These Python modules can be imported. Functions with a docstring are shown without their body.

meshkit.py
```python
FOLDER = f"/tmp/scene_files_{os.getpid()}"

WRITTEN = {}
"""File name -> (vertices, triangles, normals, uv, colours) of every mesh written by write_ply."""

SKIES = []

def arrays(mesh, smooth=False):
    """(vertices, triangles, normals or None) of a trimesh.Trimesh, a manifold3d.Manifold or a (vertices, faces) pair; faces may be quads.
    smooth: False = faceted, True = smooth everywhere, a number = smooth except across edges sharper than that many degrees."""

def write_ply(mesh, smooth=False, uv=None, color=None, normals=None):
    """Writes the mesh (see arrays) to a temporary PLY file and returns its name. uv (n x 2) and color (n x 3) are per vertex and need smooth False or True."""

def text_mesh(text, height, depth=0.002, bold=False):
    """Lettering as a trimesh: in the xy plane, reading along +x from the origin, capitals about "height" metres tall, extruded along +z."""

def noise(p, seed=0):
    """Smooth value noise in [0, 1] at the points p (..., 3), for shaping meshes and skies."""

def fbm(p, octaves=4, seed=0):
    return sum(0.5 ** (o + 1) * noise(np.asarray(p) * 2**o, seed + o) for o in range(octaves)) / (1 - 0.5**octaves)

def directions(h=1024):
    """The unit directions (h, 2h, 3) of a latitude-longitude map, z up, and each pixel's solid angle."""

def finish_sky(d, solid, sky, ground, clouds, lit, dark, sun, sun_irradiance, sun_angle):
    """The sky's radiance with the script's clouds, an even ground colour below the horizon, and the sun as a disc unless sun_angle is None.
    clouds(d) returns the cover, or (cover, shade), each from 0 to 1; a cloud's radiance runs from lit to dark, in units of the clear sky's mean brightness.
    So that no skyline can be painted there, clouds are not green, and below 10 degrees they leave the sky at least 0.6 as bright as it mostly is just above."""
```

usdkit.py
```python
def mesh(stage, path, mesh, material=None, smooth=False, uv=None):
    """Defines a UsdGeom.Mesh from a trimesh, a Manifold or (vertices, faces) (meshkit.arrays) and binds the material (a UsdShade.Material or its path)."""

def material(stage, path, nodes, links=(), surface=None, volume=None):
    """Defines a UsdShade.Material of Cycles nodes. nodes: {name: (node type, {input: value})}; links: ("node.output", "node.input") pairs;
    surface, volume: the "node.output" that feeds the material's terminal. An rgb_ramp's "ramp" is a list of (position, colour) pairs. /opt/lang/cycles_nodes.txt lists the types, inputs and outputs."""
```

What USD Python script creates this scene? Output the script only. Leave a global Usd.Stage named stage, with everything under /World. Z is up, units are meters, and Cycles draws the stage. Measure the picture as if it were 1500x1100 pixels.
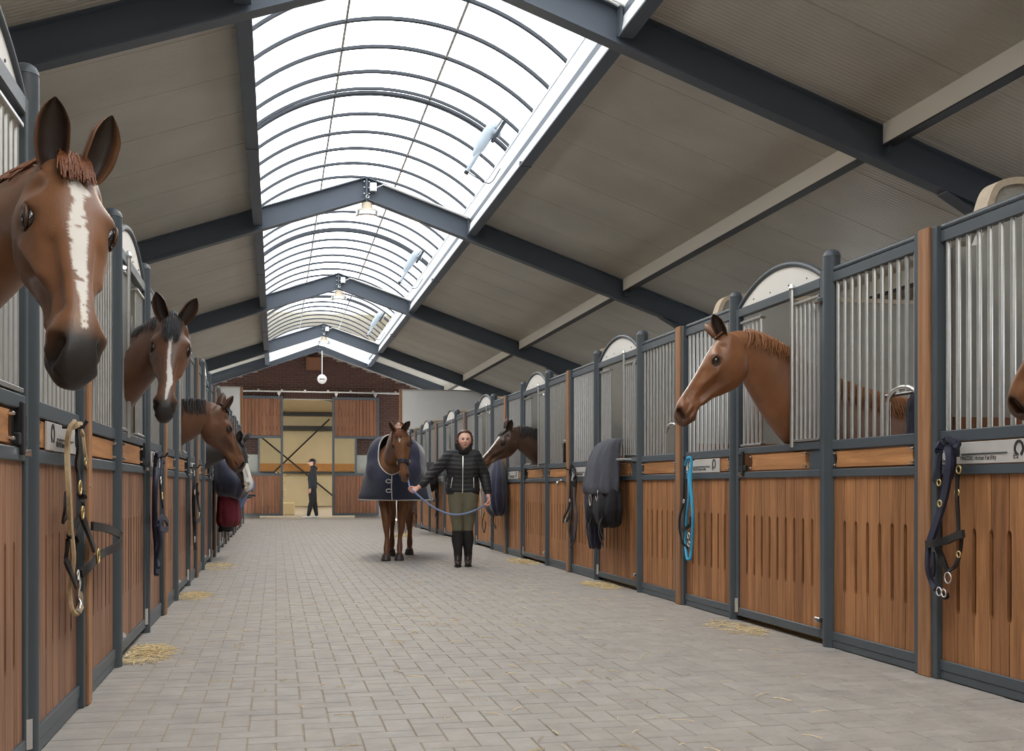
import math, random, numpy as np, trimesh, usdkit, meshkit, manifold3d
from pxr import Usd, UsdGeom, UsdLux, UsdShade, Gf, Sdf, Vt
from manifold3d import Manifold
stage = Usd.Stage.CreateInMemory()
UsdGeom.SetStageUpAxis(stage, 'Z')
UsdGeom.Xform.Define(stage, '/World')
UsdGeom.Scope.Define(stage, '/World/Looks')
rng = np.random.default_rng(7)
PI = math.pi
# ------------------------------------------------------------------ camera
CAM_H, FPX, YAW = 0.95, 1620.0, math.atan(346 / 1620.0)
cam = UsdGeom.Camera.Define(stage, '/World/camera')
cam.AddTranslateOp().Set(Gf.Vec3d(0, 0, CAM_H))
cam.AddRotateZOp().Set(-math.degrees(YAW))
cam.AddRotateXOp().Set(90)
cam.CreateHorizontalApertureAttr(36.0)
cam.CreateVerticalApertureAttr(26.4)
cam.CreateFocalLengthAttr(36.0 * FPX / 1500)
cam.CreateVerticalApertureOffsetAttr(163 / 1500 * 36.0)
cam.CreateClippingRangeAttr((0.05, 500))
cam.CreateExposureAttr(1.55)
# ------------------------------------------------------------------ sky
SKY = 1.05
M = {}
def mat(name, nodes, links=(), surface='p.BSDF', **k):
    M[name] = usdkit.material(stage, '/World/Looks/' + name, nodes, links, surface=surface, **k)
    return M[name]
mat('sky_overcast', {'t': ('texture_coordinate', {}), 'n': ('noise_texture', {'scale': 2.2, 'detail': 5.0, 'roughness': .55}),
                     'r': ('rgb_ramp', {'ramp': [(0.3, (.86, .92, 1.0)), (.55, (.97, .985, 1.0)), (.75, (1, 1, 1))]}),
                     'b': ('background_shader', {'strength': SKY})},
    [('t.generated', 'n.vector'), ('n.fac', 'r.fac'), ('r.color', 'b.color')], surface='b.background')
dome = UsdLux.DomeLight.Define(stage, '/World/sky')
dome.CreateIntensityAttr(1.0)
UsdShade.MaterialBindingAPI.Apply(dome.GetPrim()).Bind(M['sky_overcast'])
LAMP = 95.0          # radiance of the warm high-bay lamps
# ------------------------------------------------------------------ helpers
def srgb(r, g, b):
    c = np.array([r, g, b]) / 255.0
    return tuple(np.where(c <= .04045, c / 12.92, ((c + .055) / 1.055) ** 2.4))
def plain(name, col, rough=.5, metal=0.0, spec=.5, var=0.0, vscale=8.0, bump=0.0, bscale=60.0, stretch=(1, 1, 1), **kw):
    """principled surface with optional noise variation and fine relief in world space"""
    n = {'g': ('geometry', {}), 'm': ('mapping', {'scale': stretch}), 'p': ('principled_bsdf', {'base_color': col, 'roughness': rough, 'metallic': metal, 'specular_ior_level': spec, **kw})}
    l = [('g.position', 'm.vector')]
    if var:
        n['n'] = ('noise_texture', {'scale': vscale, 'detail': 4.0, 'roughness': .6})
        n['r'] = ('rgb_ramp', {'ramp': [(.25, tuple(c * (1 - var) for c in col)), (.75, tuple(min(1, c * (1 + var)) for c in col))]})
        l += [('m.vector', 'n.vector'), ('n.fac', 'r.fac'), ('r.color', 'p.base_color')]
    if bump:
        n['n2'] = ('noise_texture', {'scale': bscale, 'detail': 3.0})
        n['b'] = ('bump', {'strength': bump, 'distance': .004})
        l += [('m.vector', 'n2.vector'), ('n2.fac', 'b.height'), ('b.normal', 'p.normal')]
    return mat(name, n, l)
def wood(name, dark, light, rough=.55, along='z', scale=26.0):
    st = {'z': (1, 1, .06), 'x': (.06, 1, 1), 'y': (1, .06, 1)}[along]
    return mat(name, {'g': ('geometry', {}), 'm': ('mapping', {'scale': st}), 'o': ('object_info', {}),
                      'n': ('noise_texture', {'scale': scale, 'detail': 6.0, 'roughness': .65, 'distortion': .6}),
                      'n3': ('noise_texture', {'scale': scale * 5, 'detail': 3.0}),
                      'r': ('rgb_ramp', {'ramp': [(.28, dark), (.5, tuple(.5 * (a + b) for a, b in zip(dark, light))), (.72, light)]}),
                      'h': ('hsv', {}), 'mr': ('map_range', {'from_min': 0.0, 'from_max': 1.0, 'to_min': .86, 'to_max': 1.12}),
                      'b': ('bump', {'strength': .35, 'distance': .003}), 'p': ('principled_bsdf', {'roughness': rough, 'specular_ior_level': .4})},
               [('g.position', 'm.vector'), ('m.vector', 'n.vector'), ('m.vector', 'n3.vector'), ('n.fac', 'r.fac'), ('o.random', 'mr.value'), ('mr.result', 'h.value'),
                ('r.color', 'h.color'), ('h.color', 'p.base_color'), ('n3.fac', 'b.height'), ('b.normal', 'p.normal')])
used = {}
def numbered(parent, name):
    k = used.get((parent, name), 0)
    used[(parent, name)] = k + 1
    return name if k == 0 else '%s_%03d' % (name, k)
def path_of(p):
    return '/World' if p is None else (p if isinstance(p, str) else str(p.GetPath()))
def setd(prim, label=None, cat=None, group=None, kind=None):
    for k, v in (('label', label), ('category', cat), ('group', group), ('kind', kind)):
        if v:
            prim.SetCustomDataByKey(k, v)
    return prim
def join(*ms):
    """list of (v, f) -> one (v, f)"""
    vs, fs, n = [], [], 0
    for m in ms:
        if hasattr(m, 'to_mesh'):
            q = m.to_mesh(); m = (np.array(q.vert_properties[:, :3]), np.array(q.tri_verts))
        elif hasattr(m, 'vertices'):
            m = (np.array(m.vertices), np.array(m.faces))
        v, f = np.asarray(m[0], float), np.asarray(m[1], int)
        if f.shape[1] == 4:
            f = np.vstack([f[:, [0, 1, 2]], f[:, [0, 2, 3]]])
        vs.append(v); fs.append(f + n); n += len(v)
    return np.vstack(vs), np.vstack(fs)
def obj(name, mesh, material, parent=None, smooth=False, color=None, **kw):
    if isinstance(mesh, list):
        mesh = join(*mesh)
    pp = path_of(parent)
    m = usdkit.mesh(stage, pp + '/' + numbered(pp, name), mesh, M[material] if isinstance(material, str) else material, smooth=smooth)
    if color is not None:
        UsdGeom.PrimvarsAPI(m).CreatePrimvar('col', Sdf.ValueTypeNames.Color3fArray, 'vertex').Set(Vt.Vec3fArray.FromNumpy(np.asarray(color, np.float32)))
    m.CreateDoubleSidedAttr(True)
    return setd(m.GetPrim(), **kw)
def thing(name, label=None, cat=None, group=None, kind=None, loc=(0, 0, 0), rotz=0.0, parent=None):
    pp = path_of(parent)
    x = UsdGeom.Xform.Define(stage, pp + '/' + numbered(pp, name))
    x.AddTranslateOp().Set(Gf.Vec3d(*map(float, loc)))
    if rotz:
        x.AddRotateZOp().Set(math.degrees(rotz))
    return setd(x.GetPrim(), label, cat, group, kind)
def copy_of(src, name, label, cat, group, loc, rotz=0.0):
    x = thing(name, label, cat, group, loc=loc, rotz=rotz)
    x.GetReferences().AddInternalReference(src.GetPath()); x.SetInstanceable(True)
    return x
def box(x0, x1, y0, y1, z0, z1):
    x0, x1 = min(x0, x1), max(x0, x1); y0, y1 = min(y0, y1), max(y0, y1); z0, z1 = min(z0, z1), max(z0, z1)
    v = np.array([(x, y, z) for z in (z0, z1) for y in (y0, y1) for x in (x0, x1)], float)
    f = np.array([[0, 2, 3, 1], [4, 5, 7, 6], [0, 1, 5, 4], [2, 6, 7, 3], [0, 4, 6, 2], [1, 3, 7, 5]])
    return v, np.vstack([f[:, [0, 1, 2]], f[:, [0, 2, 3]]])
def bbox(x0, x1, y0, y1, z0, z1, b=.004):
    """box with chamfered edges"""
    lo, hi = np.array([min(x0, x1), min(y0, y1), min(z0, z1)]), np.array([max(x0, x1), max(y0, y1), max(z0, z1)])
    b = min(b, .45 * float((hi - lo).min()))
    pts = []
    for sx in (0, 1):
        for sy in (0, 1):
            for sz in (0, 1):
                c = np.where([sx, sy, sz], hi, lo); d = np.where([sx, sy, sz], -b, b)
                for k in range(3):
                    q = c + d; q[k] = c[k]; pts.append(q)
    h = trimesh.convex.convex_hull(np.array(pts))
    return np.array(h.vertices), np.array(h.faces)
def tube(pts, r, sides=8, caps=True, closed=False):
    p = np.asarray(pts, float); n = len(p); r = np.broadcast_to(np.asarray(r, float), (n,))
    t = np.gradient(p, axis=0) if not closed else np.roll(p, -1, 0) - np.roll(p, 1, 0)
    t /= np.linalg.norm(t, axis=1, keepdims=True) + 1e-12
    a = np.cross(t[0], (0, 0, 1.) if abs(t[0][2]) < .9 else (1., 0, 0)); a /= np.linalg.norm(a)
    A = []
    for i in range(n):
        a = a - t[i] * (a @ t[i]); a /= np.linalg.norm(a) + 1e-12; A.append(a)
    A = np.array(A); B = np.cross(t, A)
    ang = np.arange(sides) * 2 * PI / sides
    v = (p[:, None] + r[:, None, None] * (np.cos(ang)[None, :, None] * A[:, None] + np.sin(ang)[None, :, None] * B[:, None])).reshape(-1, 3)
    f = []
    for i in range(n if closed else n - 1):
        k = (i + 1) % n
        for j in range(sides):
            f.append((i * sides + j, i * sides + (j + 1) % sides, k * sides + (j + 1) % sides, k * sides + j))
    f = np.array(f); f = np.vstack([f[:, [0, 1, 2]], f[:, [0, 2, 3]]])
    if caps and not closed:
        v = np.vstack([v, p[0], p[-1]]); c0, c1 = len(v) - 2, len(v) - 1; o = (n - 1) * sides
        f = np.vstack([f, [(c0, (j + 1) % sides, j) for j in range(sides)], [(c1, o + j, o + (j + 1) % sides) for j in range(sides)]])
    return v, f
def lathe(profile, sides=16, c=(0, 0, 0)):
    """profile: (r, z) from bottom to top"""
    v, f = [], []
    ang = np.arange(sides) * 2 * PI / sides
    for r, z in profile:
        v += [(c[0] + r * math.cos(a), c[1] + r * math.sin(a), c[2] + z) for a in ang]
    for i in range(len(profile) - 1):
        for j in range(sides):
            f.append((i * sides + j, i * sides + (j + 1) % sides, (i + 1) * sides + (j + 1) % sides, (i + 1) * sides + j))
    f = np.array(f); f = np.vstack([f[:, [0, 1, 2]], f[:, [0, 2, 3]]])
    n = len(v); v += [(c[0], c[1], c[2] + profile[0][1]), (c[0], c[1], c[2] + profile[-1][1])]; o = (len(profile) - 1) * sides
    f = np.vstack([f, [(n, (j + 1) % sides, j) for j in range(sides)], [(n + 1, o + j, o + (j + 1) % sides) for j in range(sides)]])
    return np.array(v, float), f
def prism(poly, lo, hi, axis='y'):
    """2D polygon extruded between lo and hi; axis y: polygon in xz; axis x: polygon in yz; axis z: in xy"""
    from shapely.geometry import Polygon
    m = trimesh.creation.extrude_polygon(Polygon(poly), hi - lo, engine='earcut')
    v = np.array(m.vertices); f = np.array(m.faces); v[:, 2] += lo
    if axis == 'y':
        v = v[:, [0, 2, 1]]; f = f[:, ::-1]
    elif axis == 'x':
        v = v[:, [2, 0, 1]]
    return v, f
def moved(m, d):
    v, f = join(m) if not isinstance(m, tuple) else m
    return v + np.asarray(d, float), f
def bezier(*c, n=16):
    """Catmull-Rom through the points"""
    c = np.asarray(c, float); P = np.vstack([2 * c[0] - c[1], c, 2 * c[-1] - c[-2]]); out = []
    for i in range(1, len(P) - 2):
        t = np.linspace(0, 1, n, endpoint=(i == len(P) - 3))[:, None]
        a, b, d, e = P[i - 1], P[i], P[i + 1], P[i + 2]
        out.append(.5 * (2 * b + (d - a) * t + (2 * a - 5 * b + 4 * d - e) * t ** 2 + (3 * b - a - 3 * d + e) * t ** 3))
    return np.vstack(out)
def strap(pts, width, thick, side):
    """flat band along pts; side = direction of its width (vector or one per point)"""
    p = np.asarray(pts, float); n = len(p)
    t = np.gradient(p, axis=0); t /= np.linalg.norm(t, axis=1, keepdims=True) + 1e-12
    s = np.broadcast_to(np.asarray(side, float), (n, 3)).copy(); s -= t * (s * t).sum(1, keepdims=True); s /= np.linalg.norm(s, axis=1, keepdims=True) + 1e-12
    nn = np.cross(t, s)
    v = np.stack([p + a * s * width / 2 + b * nn * thick / 2 for a, b in ((-1, -1), (1, -1), (1, 1), (-1, 1))], 1).reshape(-1, 3)
    f = []
    for i in range(n - 1):
        for j in range(4):
            f.append((i * 4 + j, i * 4 + (j + 1) % 4, i * 4 + 4 + (j + 1) % 4, i * 4 + 4 + j))
    f += [(3, 2, 1, 0), (4 * n - 4, 4 * n - 3, 4 * n - 2, 4 * n - 1)]
    f = np.array(f)
    return v, np.vstack([f[:, [0, 1, 2]], f[:, [0, 2, 3]]])
# ------------------------------------------------------------------ materials of the building
SL = srgb(74, 80, 87)
plain('slate_paint', srgb(70, 77, 82), .42, var=.06, vscale=3)
plain('beam_paint', srgb(78, 85, 94), .5, var=.05, vscale=2)
plain('bar_paint', srgb(52, 56, 62), .5)
plain('galvanised', (.62, .62, .60), .34, metal=1.0, var=.08, vscale=14)
plain('chrome', (.8, .8, .78), .18, metal=1.0)
plain('arch_plate', srgb(225, 222, 216), .45)
plain('sign_plate', srgb(190, 186, 180), .4, var=.06, vscale=10)
plain('sign_ink', srgb(35, 36, 40), .5)
plain('purlin_paint', srgb(212, 206, 194), .5)
plain('dark_rubber', (.012, .012, .013), .6)
plain('white_board', srgb(224, 226, 228), .5, var=.03, vscale=3)
plain('partition_grey', srgb(168, 166, 158), .55, var=.10, vscale=3, bump=.1)
plain('partition_cap', srgb(200, 184, 160), .7, var=.12, vscale=20, bump=.3)
plain('plaster_cream', srgb(234, 224, 196), .8, var=.04, vscale=2)
plain('render_grey', srgb(176, 170, 160), .85, var=.06, vscale=6, bump=.15)
plain('mortar', srgb(150, 138, 126), .9, var=.1, vscale=30)
plain('bedding', srgb(176, 150, 104), .9, var=.25, vscale=25, bump=.8, bscale=80)
plain('sand_joint', srgb(164, 150, 126), .95, var=.15, vscale=40)
plain('timber_orange', srgb(205, 150, 90), .6, var=.12, vscale=5)
plain('opener_grey', srgb(176, 186, 194), .45)
plain('straw', srgb(226, 206, 160), .7, var=.2, vscale=40)
WD, WL = srgb(126, 82, 50), srgb(186, 132, 86)
wood('plank_wood', WD, WL)
wood('plank_wood_dark', srgb(104, 68, 42), srgb(166, 114, 74))
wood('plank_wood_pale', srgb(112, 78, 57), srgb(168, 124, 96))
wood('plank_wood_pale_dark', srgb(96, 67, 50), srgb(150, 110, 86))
wood('plate_wood', srgb(140, 92, 54), srgb(204, 148, 96), along='y', scale=20)
wood('post_wood', srgb(122, 84, 56), srgb(174, 128, 90))
wood('gate_wood', srgb(98, 62, 42), srgb(140, 92, 64))
mat('roof_sheet', {'g': ('geometry', {}), 'w': ('wave_texture', {'wave_type': 'bands', 'bands_direction': 'y', 'scale': 6.283, 'profile': 'sine'}),
                   'n': ('noise_texture', {'scale': 1.2, 'detail': 3.0}), 'r': ('rgb_ramp', {'ramp': [(.3, srgb(184, 179, 168)), (.7, srgb(199, 194, 182))]}),
                   'b': ('bump', {'strength': .42, 'distance': .008}), 'p': ('principled_bsdf', {'roughness': .38, 'specular_ior_level': .4})},
    [('g.position', 'w.vector'), ('g.position', 'n.vector'), ('n.fac', 'r.fac'), ('r.color', 'p.base_color'), ('w.fac', 'b.height'), ('b.normal', 'p.normal')])
def pane_mat(name, tint, refl=.5):
    mat(name, {'t': ('transparent_bsdf', {'color': tint}), 'g': ('glossy_bsdf', {'roughness': .03, 'color': (.9, .9, .9)}), 'f': ('fresnel', {'IOR': 1.45}), 'x': ('mix_closure', {}),
               'ge': ('geometry', {}), 'iv': ('math', {'math_type': 'subtract', 'value1': 1.0}), 'mu': ('math', {'math_type': 'multiply'}), 'm2': ('math', {'math_type': 'multiply', 'value2': refl})},
        [('ge.backfacing', 'iv.value2'), ('iv.value', 'mu.value1'), ('f.fac', 'mu.value2'), ('mu.value', 'm2.value1'), ('m2.value', 'x.fac'), ('t.BSDF', 'x.closure1'), ('g.BSDF', 'x.closure2')], surface='x.closure')
pane_mat('skylight_pane', (.95, .965, .98)); pane_mat('gate_glass', (.93, .95, .95))
def paver_mat(name, a, b):
    mat(name, {'g': ('geometry', {}), 'n': ('noise_texture', {'scale': 5.0, 'detail': 5.0, 'roughness': .7}), 'n2': ('noise_texture', {'scale': 140.0, 'detail': 3.0}),
               'r': ('rgb_ramp', {'ramp': [(.3, a), (.7, b)]}), 'h': ('hsv', {}), 'mr': ('map_range', {'to_min': .93, 'to_max': 1.07}),
               'bu': ('bump', {'strength': .35, 'distance': .003}), 'p': ('principled_bsdf', {'roughness': .62, 'specular_ior_level': .35})},
        [('g.position', 'n.vector'), ('g.position', 'n2.vector'), ('n.fac', 'r.fac'), ('g.random_per_island', 'mr.value'), ('mr.result', 'h.value'), ('r.color', 'h.color'),
         ('h.color', 'p.base_color'), ('n2.fac', 'bu.height'), ('bu.normal', 'p.normal')])
paver_mat('paver_grey', srgb(156, 150, 144), srgb(178, 172, 165))
paver_mat('paver_warm', srgb(159, 152, 145), srgb(182, 175, 167))
paver_mat('paver_pale', srgb(160, 155, 149), srgb(184, 178, 171))
def brick_mat():
    mat('brick_brown', {'g': ('geometry', {}), 'r': ('rgb_ramp', {'ramp': [(0, srgb(70, 40, 32)), (.5, srgb(98, 58, 44)), (1, srgb(124, 78, 60))]}),
                        'n2': ('noise_texture', {'scale': 60.0, 'detail': 3.0}), 'bu': ('bump', {'strength': .4, 'distance': .004}), 'p': ('principled_bsdf', {'roughness': .8})},
        [('g.random_per_island', 'r.fac'), ('r.color', 'p.base_color'), ('g.position', 'n2.vector'), ('n2.fac', 'bu.height'), ('bu.normal', 'p.normal')])
brick_mat()
mat('lamp_glow', {'e': ('emission', {'color': (1.0, .80, .52), 'strength': LAMP})}, surface='e.emission')
mat('hall_glow', {'e': ('emission', {'color': (1.0, .88, .68), 'strength': 46.0})}, surface='e.emission')
# ================================================================== LARGE STRUCTURE
XL, XR, XC = -0.845, 3.23, 1.19           # the two stall fronts and the ridge
YB0, YB1 = -12.0, 34.4                    # ends of the building
OUT_R, OUT_L = 7.0, -4.6                  # outer walls
PITCH = 3.47
YR0, YL0 = 5.0, 5.12                      # first wooden partition post on the right, on the left
SLOPE, ZTOP, ZBOT = .345, 5.10, 4.80
FRAMES = [-12.26, -5.46, 1.34, 8.14, 14.94, 21.74, 28.54, 31.88]
SKY_W = 1.38
def roof_z(x):
    return ZTOP - SLOPE * abs(x - XC)
# ---- floor: herringbone pavers with a border course along each stall row
floor = thing('floor', 'grey herringbone concrete paver floor of the stable aisle', 'floor', kind='structure')
obj('bed', [box(XL - .1, XR + .1, YB0, 58, -.06, -.004)], 'sand_joint', floor)
U = .105
def paver(x0, x1, y0, y1, dz=0.0, g=.0025, b=.003):
    x0 += g; x1 -= g; y0 += g; y1 -= g
    r = [(x0, y0), (x1, y0), (x1, y1), (x0, y1)]; q = [(x0 + b, y0 + b), (x1 - b, y0 + b), (x1 - b, y1 - b), (x0 + b, y1 - b)]
    v = [(x, y, -.02) for x, y in r] + [(x, y, -.0025 + dz) for x, y in r] + [(x, y, dz) for x, y in q]
    f = [(8, 9, 10, 11)]
    for k in range(4):
        n = (k + 1) % 4
        f += [(k, n, n + 4, k + 4), (k + 4, n + 4, n + 8, k + 8)]
    f = np.array(f)
    return np.array(v, float), np.vstack([f[:, [0, 1, 2]], f[:, [0, 2, 3]]])
rects = []
HX0, HX1, HY0, HY1 = XL + .215, XR - .215, 2.2, 34.3
ni, nj = int((HX1 - HX0) / U) + 3, int((HY1 - HY0) / U) + 3
for j in range(-2, nj):
    for i in range(-2, ni):
        m = (i + j) % 4
        if m == 0: r = (i, i + 2, j, j + 1)
        elif m == 2: r = (i, i + 1, j, j + 2)
        else: continue
        x0, x1, y0, y1 = max(HX0 + r[0] * U, HX0), min(HX0 + r[1] * U, HX1), max(HY0 + r[2] * U, HY0), min(HY0 + r[3] * U, HY1)
        if x1 - x0 > .03 and y1 - y0 > .03: rects.append((x0, x1, y0, y1))
for k in range(int((HY1 - HY0) / U)):
    y = HY0 + k * U
    rects += [(XL - .02, HX0, y, y + U), (HX1, XR + .02, y, y + U)]
def size_in_view(r):
    x, y = .5 * (r[0] + r[1]), .5 * (r[2] + r[3])
    d = y * math.cos(YAW) + x * math.sin(YAW); lat = (x * math.cos(YAW) - y * math.sin(YAW)) / d
    v = 713 + FPX * CAM_H / d; u = 750 + FPX * lat
    return -1 if not (-10 < u < 1510 and v < 1108) else (r[1] - r[0]) * (r[3] - r[2]) / d ** 3
rects.sort(key=size_in_view, reverse=True)
pv = ['paver_grey', 'paver_warm', 'paver_pale']
for n, r in enumerate(rects[:296]):
    obj('paver', paver(*r, dz=rng.uniform(-.0012, .0012)), pv[int(rng.integers(3))], floor)
rest = [paver(*r, dz=rng.uniform(-.0012, .0012)) for r in rects[296:]]
obj('paver_field', rest, 'paver_grey', floor, kind='stuff')
obj('far_paving', [box(-9, 13, YB1 - .1, 58, -.05, -.001)], 'paver_warm', floor)
obj('stall_bedding', [box(OUT_L, XL - .08, YB0, 29.5, -.05, .03), box(XR + .08, OUT_R, YB0, 29.5, -.05, .03)], 'bedding', floor, kind='stuff')
# ---- ceiling: sandwich panels running down the slope, one metre wide
ceil = thing('ceiling', 'beige ribbed sandwich panels of the pitched roof underside', 'ceiling', kind='structure')
for side in (1, -1):
    xo = OUT_R + .3 if side > 0 else OUT_L - .3
    xi = XC + side * (SKY_W + .085)
    for k in range(int((YB1 - YB0) / 1.0) + 1):
        y0, y1 = YB0 + k * 1.0 + .003, min(YB0 + (k + 1) * 1.0, YB1 + .2)
        za, zb = roof_z(xi), roof_z(xo)
        poly = [(y0, 0), (y0 + .006, -.006), (y1 - .009, -.006), (y1 - .003, 0), (y1 - .003, .1), (y0, .1)]
        v, f = prism(poly, 0, 1, 'x')
        t = v[:, 0].copy(); v[:, 0] = xi + t * (xo - xi); v[:, 2] += za + t * (zb - za) + .006
        if side < 0: f = f[:, ::-1]
        obj('roof_panel', (v, f), 'roof_sheet', ceil)
# solid ridge panel over the last bay, which has no skylight
for side in (1, -1):
    v, f = prism([(XC, ZTOP), (XC + side * (SKY_W + .085), roof_z(XC + SKY_W + .085)), (XC + side * (SKY_W + .085), roof_z(XC + SKY_W + .085) + .1), (XC, ZTOP + .1)], 31.95, YB1 + .2, 'y')
    obj('roof_panel', (v, f), 'roof_sheet', ceil)
# ---- steel portal frames
def rafter(side, y):
    """I-beam from the ridge down to the eave, sheared along the roof slope"""
    xo = OUT_R - .05 if side > 0 else OUT_L + .05
    L = abs(xo - XC); parts = []
    def sh(x0, x1, y0, y1, z0, z1):
        v, f = box(x0, x1, y0, y1, z0, z1); v = v.copy()
        v[:, 2] -= SLOPE * v[:, 0]; v[:, 0] = XC + side * v[:, 0]
        return v, (f if side > 0 else f[:, ::-1])
    parts.append(sh(0, L, y - .005, y + .005, ZBOT + .01, ZTOP - .012))
    parts.append(sh(0, L, y - .07, y + .07, ZTOP - .014, ZTOP - .001))
    parts.append(sh(0, L, y - .07, y + .07, ZBOT, ZBOT + .014))
    # haunch near the column
    h = [(L, ZBOT), (L - 1.6, ZBOT), (L, ZBOT - .34)]
    for yy0, yy1, pts in ((y - .005, y + .005, h), (y - .07, y + .07, [(L - 1.6, ZBOT), (L, ZBOT - .34), (L, ZBOT - .352), (L - 1.6, ZBOT - .012)])):
        v, f = prism(pts, yy0, yy1, 'y'); v[:, 2] -= SLOPE * v[:, 0]; v[:, 0] = XC + side * v[:, 0]
        parts.append((v, f if side > 0 else f[:, ::-1]))
    return parts
ordn = ['', '', '', 'nearest dark steel roof frame, crossing the top of the picture', 'dark steel roof frame carrying the nearest lamp in view', 'dark steel roof frame carrying the second lamp down the aisle',
        'dark steel roof frame carrying the farthest lamp in the aisle', 'last dark steel roof frame just before the brick gable']
for k, y in enumerate(FRAMES):
    fr = thing('roof_frame', ordn[k] or ('dark steel roof frame overhead behind the viewpoint, %s' % ['farthest one', 'middle one', 'closest one'][k]), 'roof beam', 'steel portal frames')
    for s in (1, -1):
        obj('rafter', rafter(s, y), 'beam_paint', fr)
    for s, xo in ((1, OUT_R - .12), (-1, OUT_L + .12)):
        zt = roof_z(xo) - .1
        obj('column', [box(xo - .09, xo + .09, y - .07, y - .058, 0, zt), box(xo - .09, xo + .09, y + .058, y + .07, 0, zt), box(xo - .005, xo + .005, y - .06, y + .06, 0, zt)], 'beam_paint', fr)
    obj('ridge_plate', [box(XC - .012, XC + .012, y - .06, y + .06, ZBOT - .03, ZTOP - .015)], 'beam_paint', fr)
    for zz in (.07, .15, .23):
        for s in (-1, 1):
            obj('bolt', lathe([(.016, 0), (.016, .012)], 6, (XC + s * .032, y - .05, ZTOP - zz)), 'galvanised', fr)
    for xo in (XC + SKY_W, XC - SKY_W, XC + 3.63, XC - 3.63):
        obj('bracket', [box(xo - .012, xo + .012, y - .1, y + .1, roof_z(xo) - .22, roof_z(xo) - .02)], 'slate_paint', fr)
# ---- purlins
for n, dx in enumerate((-5.4, -3.63, 3.63, 5.4)):
    x = XC + dx; z = roof_z(x)
    t = thing('trim_%d' % (n + 1), 'light purlin running along the roof between the frames', 'trim', kind='structure')
    ins = -1 if dx > 0 else 1
    for a, b in zip([YB0] + FRAMES[1:], FRAMES[1:] + [YB1]):
        obj('purlin', [bbox(x - .05, x + .05, a + .07, b - .07, z - .15, z + .03, .006)], 'purlin_paint', t)
        obj('flange', [box(x - .052, x + .052, a + .07, b - .07, z - .158, z - .146)], 'dark_rubber', t)
for n, s in enumerate((-1, 1)):
    x = XC + s * SKY_W; z = roof_z(x)
    t = thing('trim_%d' % (n + 5), 'skylight edge purlin with pale inner board', 'trim', kind='structure')
    for a, b in zip([YB0] + FRAMES[1:-1], FRAMES[1:]):
        obj('edge_purlin', [box(x + s * .02, x + s * .10, a + .07, b - .07, z - .24, z - .02), box(x - s * .02, x + s * .10, a + .07, b - .07, z - .25, z - .235)], 'beam_paint', t)
        obj('joint_sleeve', [box(x - s * .024, x + s * .104, .5 * (a + b) - .02, .5 * (a + b) + .02, z - .256, z - .2)], 'slate_paint', t)
        v, f = prism([(XC + 1.375, z - .235), (XC + 1.40, z - .235), (XC + 1.49, 4.90), (XC + 1.462, 4.90)], a + .07, b - .07, 'y'); v[:, 0] = XC + s * (v[:, 0] - XC)
        obj('upstand', [(v, f if s > 0 else f[:, ::-1]), box(XC + s * 1.45, XC + s * 1.50, a, b, 4.87, 4.905)], 'white_board', t)
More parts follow.
